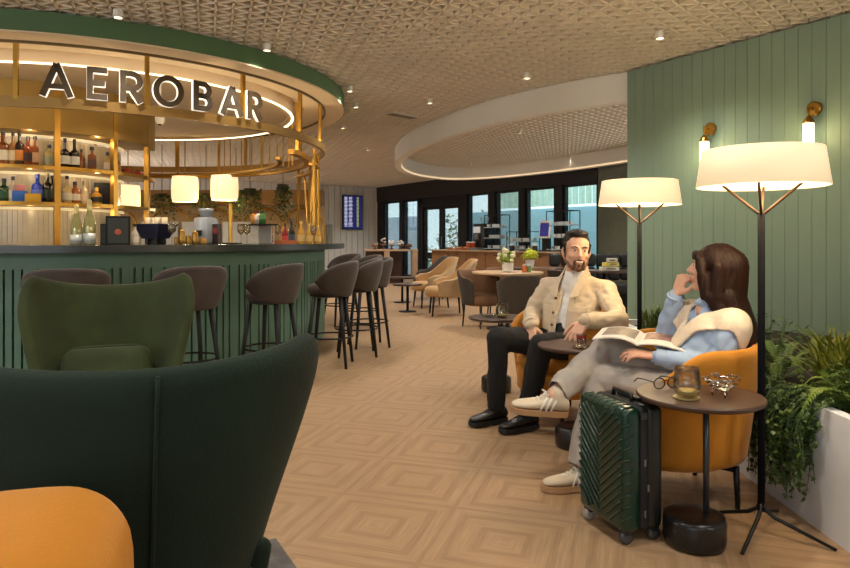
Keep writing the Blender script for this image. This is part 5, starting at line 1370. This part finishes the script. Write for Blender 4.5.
make_armchair('dark taupe armchair, farthest of the row by the glass door', (.07, 12.9, 0), facing((-.95, -.3)), TAUPE, TAUPE, g_, .84)
def make_round_table(name, lab, loc, r, h, mtop, mleg, legs=1):
    t = thing(name, lab, 'table', loc)
    mb = MB(); mb.lathe([(r-.01, h-.03), (r, h-.022), (r, h-.004), (r-.006, h), (.02, h+.0002)], (0, 0, 0), 48); obj('tabletop', mb, mtop, t, 'auto')
    if legs == 1:
        mb = MB(); mb.tube([(0, 0, .02), (0, 0, h-.03)], .022, 12); obj('pole', mb, mleg, t, True)
        mb = MB(); mb.lathe([(r*.6, 0), (r*.6, .012), (.03, .02)], (0, 0, 0), 36); obj('foot_plate', mb, mleg, t, 'auto')
    return t
make_round_table('coffee_table', 'low dark round table in front of the tan armchairs', (-.42, 12.2, 0), .26, .47, WALNUT, BLACK)
make_round_table('coffee_table', 'low dark round table between the first two tan armchairs', (-.28, 10.6, 0), .24, .45, WALNUT, BLACK)
make_round_table('cafe_table', 'round pale-topped cafe table holding the flower pot', (1.07, 8.55, 0), .46, .74, OAKTOP, BLACK)
make_round_table('cafe_table', 'dark round cafe table behind the man, beyond the flower table', (1.70, 10.3, 0), .45, .72, WALNUT, BLACK)
g_ = 'dark cafe chairs around the tables'
c0_ = make_armchair('dark cafe chair at the left of the flower table, seen from the side', (.74, 8.75, 0), facing((.62, -.78)), mat('brown_upholstery', (112, 80, 52), .8), DARKF, g_, .75, .66); c0_.scale = (.8, .8, 1)
dup(c0_, (1.13, 7.75, 0), facing((.05, 1)), 'dark cafe chair in front of the flower table with its back to us')
dup(c0_, (1.55, 9.25, 0), facing((-.5, -.8)), 'dark cafe chair beyond the flower table, just left of the man\'s head')
dup(c0_, (1.08, 9.45, 0), facing((0, -1)), 'dark cafe chair on the far side of the flower table')
# flower pot and condiments
t = thing('flower_pot', 'small white pot of green and white flowers on the cafe table', 'flower pot', (1.06, 8.45, .741))
mb = MB(); mb.lathe([(.055, 0), (.068, .01), (.075, .12), (.068, .12), (.06, .1), (.001, .1)], seg=28, cap1=False); obj('pot', mb, WHITE, t, 'auto')
random.seed(5); mb = MB(); m2 = MB()
for i in range(160):
    d = V(random.gauss(0, 1), random.gauss(0, 1), random.uniform(-.2, 1.2)).normalized(); c = V(0, 0, .15)+d*random.uniform(.05, .12); s = d.cross(V(.3, .2, 1)).normalized(); e = s.cross(d); L_ = .032
    mb.bm.faces.new([mb.bm.verts.new(v) for v in (c-s*L_, c-e*L_*.5, c+s*L_, c+e*L_*.5+d*.01)])
for i in range(13):
    d = V(random.gauss(0, 1), random.gauss(0, 1), random.uniform(-.1, 1.3)).normalized(); m2.ell(V(0, 0, .16)+d*V(.12, .12, .13).x+V(0, 0, .02*max(0, d.z)), .027, None, 10, 7)
obj('leaves', mb, mat('lime_leaf', (132, 160, 48), .6, 0, .25, 30), t); obj('blossoms', m2, mat('cream_blossom', (228, 222, 186), .7, 0, .1, 40), t, True)
t = thing('flower_pot', 'yellow-green flower pot half hidden behind the man\'s head', 'flower pot', (1.62, 10.2, .721))
mb = MB(); mb.lathe([(.055, 0), (.075, .12), (.06, .12), (.05, .1), (.001, .1)], seg=24, cap1=False); obj('pot', mb, WHITE, t, 'auto')
mb = MB()
for i in range(170):
    d = V(random.gauss(0, 1), random.gauss(0, 1), random.uniform(-.1, 1.3)).normalized(); c = V(0, 0, .16)+d*random.uniform(.05, .14); s = d.cross(V(.3, .2, 1)).normalized(); e = s.cross(d); L_ = .035
    mb.bm.faces.new([mb.bm.verts.new(v) for v in (c-s*L_, c-e*L_*.5, c+s*L_, c+e*L_*.5+d*.01)])
obj('leaves', mb, mat('yellow_leaf', (178, 186, 40), .6, 0, .2, 30), t)
for dx, rgb, lab in ((.20, (206, 110, 60), 'orange sauce pot beside the flower pot'), (.26, (120, 150, 90), 'green sauce pot right of the orange one')):
    o = thing('sauce_pot', lab, 'sauce pot', (1.06+dx, 8.36, .741)); mb = MB(); mb.lathe([(.026, 0), (.03, .01), (.03, .07), (.024, .085)], seg=18); obj('jar', mb, mat('pot_%d' % rgb[0], rgb, .4), o, 'auto')
    mb = MB(); mb.lathe([(.022, .085), (.022, .105)], seg=16); obj('lid', mb, PAPER, o, 'auto')

# window counter
A_ = V(.38, 16.35); B_ = V(2.75, 12.95); cd = (B_-A_); cl = cd.length; cd = cd.normalized(); cn = V(cd.y, -cd.x)
if cn.y > 0: cn = -cn
crz = math.atan2(cd.y, cd.x)
CH = .92
t = thing('window_counter', 'long oak buffet counter in front of the windows', 'counter', P3((A_+B_)/2, 0), crz)
mb = MB(); mb.box((0, 0, .46), (cl-.06, .56, .87)); obj('cabinet', mb, OAK, t)
for i in range(6):
    x = -cl/2+.05+(cl-.1)*(i+.5)/6; mb = MB(); mb.box((x, -.288 if True else 0, .46), ((cl-.1)/6-.02, .018, .80), bev=.003, seg=1); d_ = obj('door', mb, OAK, t)
    mb = MB(); mb.box((x, -.30, .82), (.12, .012, .012)); obj('handle', mb, BLACK, d_)
mb = MB(); mb.box((0, -.01, .905), (cl, .64, .03), bev=.004, seg=1); obj('worktop', mb, OAKTOP, t)
def on_counter(u, off=0.0):
    k = (u-425)/FPX; p0 = A_+cn*off; m_ = (k*p0.y-p0.x)/(cd.x-k*cd.y); p = p0+cd*m_; return P3(p, CH+.001)
def counter_thing(name, u, lab, cat, off=0.0, rz=None): return thing(name, lab, cat, on_counter(u, off), crz if rz is None else rz)
t = counter_thing('coffee_machine', 483, 'black coffee machine on the window counter', 'coffee machine')
mb = MB(); mb.box((0, .05, .30), (.40, .36, .60), bev=.02); obj('body', mb, mat('machine_black', (26, 26, 28), .35), t, 'auto')
mb = MB(); mb.box((-.05, -.14, .46), (.22, .03, .14), bev=.006); obj('screen', mb, mat('machine_screen', (150, 150, 150), .3, emit=.4, emit_rgb=(220, 214, 206)), t)
mb = MB(); mb.box((0, -.22, .03), (.36, .2, .06), bev=.008); obj('drip_tray', mb, mat('steel', (150, 150, 150), .3, .9), t)
mb = MB(); mb.box((0, -.18, .30), (.09, .08, .12), bev=.01); obj('spout', mb, mat('steel', (150, 150, 150), .3, .9), t)
mb = MB(); mb.lathe([(.07, .60), (.11, .74), (.11, .75)], (0, .05, 0), 20); obj('bean_hopper', mb, CLEAR, t, 'auto')
for j, (u, rgb, lab) in enumerate(((468.5, (196, 96, 40), 'orange cup stack left of the black coffee machine'), (473, (170, 60, 40), 'red-brown tin in front of the black coffee machine'))):
    o = counter_thing('cup_stack' if j == 0 else 'tin', u, lab, 'cups' if j == 0 else 'tin', .24)
    mb = MB(); mb.lathe([(.045, 0), (.055, .18), (.05, .18), (.001, .17)], seg=18, cap1=False); obj('body', mb, mat('tin_%d' % rgb[0], rgb, .4), o, 'auto')
    mb = MB(); mb.lathe([(.056, .165), (.058, .19), (.02, .195)], seg=18); obj('rim', mb, PAPER, o, 'auto')
t = counter_thing('serving_board', 459, 'orange-brown serving board with snacks at the left end of the window counter', 'board', .1)
mb = MB(); mb.box((0, 0, .012), (.55, .3, .024), bev=.004); obj('board', mb, mat('orange_wood', (172, 92, 44), .5), t)
mb = MB(); random.seed(2)
for i in range(14): mb.ell((random.uniform(-.22, .22), random.uniform(-.1, .1), .045), (.045, .035, .025), None, 10, 7)
obj('pastry', mb, mat('pastry', (196, 130, 70), .6, 0, .25, 20), t, True)
def display(u, w, h, lab, off, tiers=3, food=(206, 190, 160)):
    t = counter_thing('display_rack', u, lab, 'display rack', off)
    mb = MB()
    for x in (-w/2, w/2):
        for y in (-.14, .14): mb.box((x, y, h/2), (.014, .014, h))
    for x in (-w/2, w/2): mb.box((x, 0, h), (.014, .29, .014))
    for y in (-.14, .14): mb.box((0, y, h), (w, .014, .014))
    obj('frame', mb, BLACK, t)
    for i in range(tiers):
        z = .04+(h-.08)*i/tiers; mb = MB(); mb.box((0, 0, z), (w+.03, .3, .02)); sh = obj('glass_shelf', mb, mat('display_shelf', (160, 176, 180), .2, .1), t)
        mb = MB(); random.seed(int(u)+i)
        for k in range(9): mb.lathe([(.035, z+.01), (.045, z+.07), (.04, z+.07), (.001, z+.03)], (-w/2+.05+(w-.1)*k/8, random.uniform(-.08, .08), 0), 12, cap1=False)
        obj('stacked_ware', mb, mat('ware_%d' % food[0], food, .5, 0, .15, 20), sh)
display(497, .52, .78, 'tall black display rack of white crockery on the window counter', 0, 3, (214, 218, 218))
display(563, .62, .80, 'tall display rack right of the tablet kiosk, beside the man\'s head', 0, 3, (206, 206, 204))
display(523, .70, .40, 'low display rack of pastries on the window counter between the windows', .02, 2, (206, 168, 108))
t = counter_thing('order_kiosk', 546, 'tilted white-backed tablet kiosk on black stand on the counter', 'kiosk', .12, facing((-.62, -.78)))
mb = MB(); mb.box((0, .02, .17), (.16, .12, .34), bev=.02); mb.box((0, 0, .012), (.24, .2, .024), bev=.006); obj('stand', mb, BLACK, t)
R_ = Matrix.Rotation(math.radians(-10), 3, 'X')
mb = MB(); mb.box((0, -.04, .44), (.26, .05, .36), bev=.02, rot=R_); k_ = obj('case', mb, WHITE, t, 'auto')
mb = MB(); mb.box((0, -.068, .435), (.19, .012, .27), bev=.003, rot=R_); obj('screen', mb, mat('kiosk_screen', (40, 44, 110), .3, 0, .8, 30, emit=.22, emit_rgb=(60, 66, 170)), k_)
for u, h, lab in ((512, .14, 'small dark jar on the counter left of the pastry rack'), (535, .14, 'small dark jar on the counter right of the pastry rack')):
    o = counter_thing('jar', u, lab, 'jar', .24); mb = MB(); mb.lathe([(.05, 0), (.055, .01), (.05, h*.8)], seg=18); obj('body', mb, DARKF, o, 'auto'); mb = MB(); mb.lathe([(.052, h*.8), (.052, h), (.01, h+.02)], seg=18); obj('lid', mb, WHITE, o, 'auto')

# far sideboard with breakfast things
sb = V(X(391, 17.6), 17.6); t = thing('sideboard', 'travertine sideboard in front of the white wall', 'sideboard', (sb.x, sb.y, 0), math.radians(6))
STN = mat('travertine', (186, 158, 128), .5, 0, .12, 5)
mb = MB(); mb.box((0, 0, .88), (1.40, .56, .05)); obj('top', mb, STN, t)
for x in (-.12, .62):
    mb = MB(); mb.box((x, 0, .43), (.14, .54, .855)); obj('side_panel', mb, STN, t)
mb = MB(); mb.box((-.2, .1, .43), (.95, .3, .85)); obj('dark_cabinet', mb, mat('dark_walnut', (58, 36, 28), .5), t)
for i, (dx, h, r, rgb, lab) in enumerate(((-.42, .16, .10, (150, 110, 80), 'brown bread basket on the far sideboard, leftmost'), (-.2, .34, .09, (206, 190, 180), 'tall stand of pale buns on the far sideboard'), (.02, .24, .10, (226, 224, 220), 'white tiered dish in the middle of the far sideboard'), (.26, .26, .10, (216, 208, 200), 'white-topped jar stand on the far sideboard'), (.48, .14, .09, (120, 84, 60), 'low brown dish at the right of the far sideboard'))):
    o = thing('serving_dish', lab, 'dish', (sb.x+dx*math.cos(.105), sb.y+dx*math.sin(.105)-.05, .906)); mb = MB(); mb.lathe([(r*.6, 0), (r*.7, .01), (r*.2, .03), (r*.2, h*.3), (r, h*.36), (r, h*.42)], seg=20); obj('stand', mb, mat('dish_wood', (120, 84, 60), .6), o, 'auto')
    mb = MB(); random.seed(i)
    for k in range(9): a = k*.7; mb.ell((r*.55*math.cos(a), r*.55*math.sin(a), h*.5+h*.4*random.random()), (r*.36, r*.36, r*.28), None, 10, 7)
    obj('food', mb, mat('food_%d' % i, rgb, .6, 0, .15, 20), o, True)

# flight screen on the white wall
w_ = WL0+ldir*1.02+lnor*.03
t = thing('departure_screen', 'tall blue departures screen on the far white wall', 'screen', P3(w_, Z(212.5, w_.y)), math.atan2(ldir.y, ldir.x)+PI)
mb = MB(); mb.box((0, -.03, 0), (.70, .05, 1.06), bev=.008, seg=1); obj('case', mb, BLACK, t)
mb = MB(); mb.box((0, -.058, 0), (.64, .006, 1.0)); s_ = obj('display', mb, mat('screen_blue', (34, 34, 96), .3, emit=.35, emit_rgb=(44, 46, 130)), t)
mb = MB(); m2 = MB(); random.seed(9)
for i in range(22):
    z = .46-.042*i
    mb.box((-.24, -.0625, z), (.10, .003, .018)); mb.box((-.08, -.0625, z), (random.uniform(.08, .16), .003, .016))
    m2.box((.17, -.0625, z), (.07, .003, .020))
obj('text_row', mb, mat('screen_text', (220, 224, 240), .5, emit=.8), s_); obj('status_column', m2, mat('screen_status', (196, 206, 90), .5, emit=.6), s_)

# dark banquette with table and books, right of the man
t = thing('banquette', 'black quilted banquette at the back behind the far floor lamp', 'bench', (3.15, 10.6, 0), math.radians(-12))
QB = mat('black_quilt', (22, 24, 24), .7, 0, .2)
mb = MB()
for i in range(12):
    for j in range(2): mb.box((-1.05+.19*i, .2, .60+.22*j), (.186, .16, .215), bev=.05, seg=3)
obj('backrest', mb, QB, t, True)
mb = MB(); mb.box((0, -.08, .38), (2.3, .56, .16), bev=.04); obj('seat', mb, QB, t, 'auto')
mb = MB(); mb.box((0, 0, .15), (2.2, .5, .30)); obj('base', mb, BLACK, t)
make_round_table('cafe_table', 'small dark table in front of the black banquette', (2.55, 9.4, 0), .34, .72, WALNUT, BLACK)
for i, (rgb, dz, rz, lab) in enumerate((((226, 222, 210), 0, .1, 'white box at the bottom of the small pile on the banquette table'), ((206, 190, 90), .062, .3, 'yellow-green box in the middle of the pile on the banquette table'), ((222, 220, 214), .118, -.2, 'small white box on top of the pile on the banquette table'))):
    o = thing('napkin_box', lab, 'box', (2.58+.02*i, 9.25, .721+dz), rz); mb = MB(); mb.box((0, 0, .028), (.24-.05*i, .14, .052), bev=.004); obj('body', mb, mat('box_%d_%d' % (rgb[0], i), rgb, .6), o)
    mb = MB(); mb.box((0, -.0715, .028), (.13-.03*i, .002, .02)); obj('print_band', mb, mat('box_band_%d' % i, (120, 120, 80), .6), o)
g_ = 'dark cafe chairs around the tables'
dup(c0_, (2.0, 9.0, 0), facing((.8, .4)), 'dark cafe chair right of the man\'s shoulder, before the banquette')

# shrubs outside the glass doors
for u, off, h, n, lab in ((432, 3.2, .9, 260, 'low green shrub outside, seen through the left door leaf'), (452, 2.4, 2.1, 420, 'tall green shrub outside, seen through the right door leaf'), (483, 5.2, 2.3, 300, 'green shrub outside, above the coffee machine')):
    p_ = WL0+wdir*m_at(u, off)-wnor*off
    leafy((p_.x, p_.y, 0), n, .5, h, (112, 148, 84), lab, int(u), .16, 'outdoor_shrub', 'shrubs outside the windows')
# ================================================================== CEILING FIXTURES
def downlight(u, v, lab, n=[0]):
    d = (CEIL-CAMZ-.05)*FPX/(HOR-v); p = (X(u, d), d, CEIL)
    t = thing('ceiling_spot', lab, 'ceiling light', p, 0, 'white ceiling spots')
    mb = MB(); mb.lathe([(.031, -.058), (.034, -.054), (.034, 0.0), (.015, .012), (.015, .028)], seg=24, cap0=False); mb.lathe([(.030, -.054), (.030, -.04)], seg=24, cap0=False, cap1=True); obj('housing', mb, WHITE, t, 'auto')
    mb = MB(); mb.lathe([(.026, -.051), (.026, -.047)], seg=20); obj('lamp', mb, mat('spot_glow', (255, 240, 210), .5, emit=5, emit_rgb=(255, 232, 190)), t)
    return V(*p)
SP = []
for u, v, lab in ((118, 17, 'white ceiling spot above the first letter of the bar sign'), (267, 50, 'white ceiling spot above the last letters of the bar sign'), (350, 91, 'white ceiling spot just right of the canopy edge'), (660, 38, 'white ceiling spot above the green wall\'s free end'), (527, 78, 'glowing white ceiling spot in front of the white ceiling ring'),
                  (356, 107, 'white ceiling spot right of the canopy, second from its edge'), (343, 128, 'small white ceiling spot beyond the canopy edge'), (430, 103, 'white ceiling spot just outside the ring\'s upper edge'), (368, 150, 'small far ceiling spot left of the ring'), (520, 133, 'ceiling spot inside the white ring, nearer one'), (571, 158, 'ceiling spot inside the white ring, by the header'), (470, 165, 'ceiling spot inside the white ring at its far side')):
    SP.append(downlight(u, v, lab))
def vent(u, v, lab, rz):
    d = (CEIL-CAMZ)*FPX/(HOR-v); t = thing('ceiling_vent', lab, 'vent', (X(u, d), d, CEIL-.004), rz)
    mb = MB(); mb.box((0, 0, -.012), (.5, .16, .022), bev=.004, seg=1); obj('frame', mb, WHITE, t)
    mb = MB()
    for i in range(4): mb.box((0, -.05+.033*i, -.026), (.44, .012, .008))
    obj('slat', mb, mat('vent_slat', (120, 116, 108), .6), t)
vent(402, 114, 'white rectangular ceiling vent left of the white ring', .8); vent(420, 166, 'small rectangular ceiling vent inside the white ring at left', .8)

# ================================================================== LIGHT
def light(name, kind, loc, energy, col, **k):
    ld = bpy.data.lights.new(name, kind); ld.energy = energy; ld.color = col
    for a, b in k.items(): setattr(ld, a, b)
    o = bpy.data.objects.new(name, ld); COL.objects.link(o); o.location = loc; return o
WARM = (1, .74, .44); MILD = (1, .92, .82)
for p in SP:
    light('spot_light', 'SPOT', p+V(0, 0, -.075), 62, MILD, spot_size=math.radians(125), spot_blend=.9, shadow_soft_size=.028)
# fixtureless spots added for brightness, behind the camera and over the open floor
for p in ((-1.6, 1.6), (.4, 2.2), (2.0, 1.2), (-.2, 4.2), (.5, 6.2), (-3.4, 3.2), (1.2, 0.4), (-1.2, .2)):
    light('spot_light', 'SPOT', V(p[0], p[1], CEIL-.03), 75, MILD, spot_size=math.radians(125), spot_blend=.9, shadow_soft_size=.05)
for (x, y) in LAMPS:
    light('lamp_bulb', 'POINT', (x, y, 1.33), 16, WARM, shadow_soft_size=.10)
    light('lamp_bulb', 'POINT', (x, y, 1.56), 20, WARM, shadow_soft_size=.06)
for p in SCON:
    q = p+V(gnor.x, gnor.y, 0)*.16+V(0, 0, -.2); light('sconce_bulb', 'POINT', q, 4.5, (1, .74, .36), shadow_soft_size=.04)
# bar: under the canopy, pendants, shelf strips
for th in range(0, 360, 60):
    a = math.radians(th+10); light('canopy_lamp', 'SPOT', (BC.x+1.75*math.cos(a), BC.y+1.75*math.sin(a), 2.52), 16, WARM, spot_size=math.radians(150), spot_blend=.8, shadow_soft_size=.05)
for th in range(-150, -5, 18):  # points added out of sight behind the hoop to brighten the canopy underside
    a = math.radians(th); light('hoop_fill_light', 'POINT', (BC.x+2.375*math.cos(a), BC.y+2.375*math.sin(a), 2.20), 3.6, WARM, shadow_soft_size=.04)
for zs in (1.43, 1.77, 2.12):
    for th in (-120, -90, -60, -30):
        a = math.radians(th); light('shelf_lamp', 'POINT', (TC.x+1.13*math.cos(a), TC.y+1.13*math.sin(a), zs-.01), .8, WARM, shadow_soft_size=.02)
for u, d in ((185, 9.35), (224.5, 9.45)): light('pendant_bulb', 'POINT', (X(u, d), d, 1.62), 10, WARM, shadow_soft_size=.05)
# fill lights added out of view: behind the camera, left of the bar and round the corner of the green wall
for p, e in (((-3.6, -1.2, 2.1), 70), ((1.6, -1.4, 2.2), 30), ((3.6, -.6, 2.0), 60), ((5.2, 9.0, 1.9), 130), ((4.4, 6.6, 1.9), 70), ((-7.6, 9.5, 1.9), 110), ((-7.0, 3.0, 2.1), 90), ((-6.5, 13.2, 1.7), 90)):
    light('fill_light', 'POINT', p, e, (1, .96, .90), shadow_soft_size=.12)
# fixtureless spots added to brighten the cafe, its ceiling and far wall
for p in ((1.2, 9.5), (2.4, 11.5), (0, 12.5), (-.5, 16), (-2.5, 14), (-3, 11.8), (-5, 13.5), (-2.8, 17.4), (-1.2, 18.6), (-6, 15)):
    light('cafe_fill_spot', 'SPOT', V(p[0], p[1], CEIL-.03), 150, MILD, spot_size=math.radians(130), spot_blend=.9, shadow_soft_size=.05)
# daylight: sky, also through unseen openings behind the camera sized for fill
w = bpy.data.worlds.new('overcast_sky'); SC.world = w; w.use_nodes = True
nt = w.node_tree; bg = nt.nodes['Background']
tc = nt.nodes.new('ShaderNodeTexCoord'); sx = nt.nodes.new('ShaderNodeSeparateXYZ'); rp = nt.nodes.new('ShaderNodeValToRGB')
nt.links.new(tc.outputs['Generated'], sx.inputs[0]); nt.links.new(sx.outputs['Z'], rp.inputs['Fac']); nt.links.new(rp.outputs['Color'], bg.inputs['Color'])
rp.color_ramp.elements[0].color = (.80, .86, .90, 1); rp.color_ramp.elements[0].position = 0; rp.color_ramp.elements[1].color = (.62, .78, .95, 1); rp.color_ramp.elements[1].position = .7
bg.inputs['Strength'].default_value = 2.4
# ================================================================== CAMERA
cam = bpy.data.cameras.new('camera'); co = bpy.data.objects.new('camera', cam); COL.objects.link(co)
co.location = (0, 0, CAMZ); co.rotation_euler = (PI/2, 0, 0)
cam.sensor_width = 36; cam.lens = 36*FPX/850; cam.shift_y = -(284-HOR)/850; cam.clip_start = .05; cam.clip_end = 200
SC.camera = co
SC.view_settings.view_transform = 'Standard'; SC.view_settings.look = 'None'; SC.view_settings.gamma = 1; SC.view_settings.exposure = 0.06
SC.view_settings.use_curve_mapping = False
SC.cycles.max_bounces = 8; SC.cycles.diffuse_bounces = 4; SC.cycles.glossy_bounces = 3; SC.cycles.transparent_max_bounces = 12
SC.cycles.sample_clamp_indirect = 4; SC.cycles.caustics_reflective = False; SC.cycles.caustics_refractive = False
SC.cycles.use_denoising = True
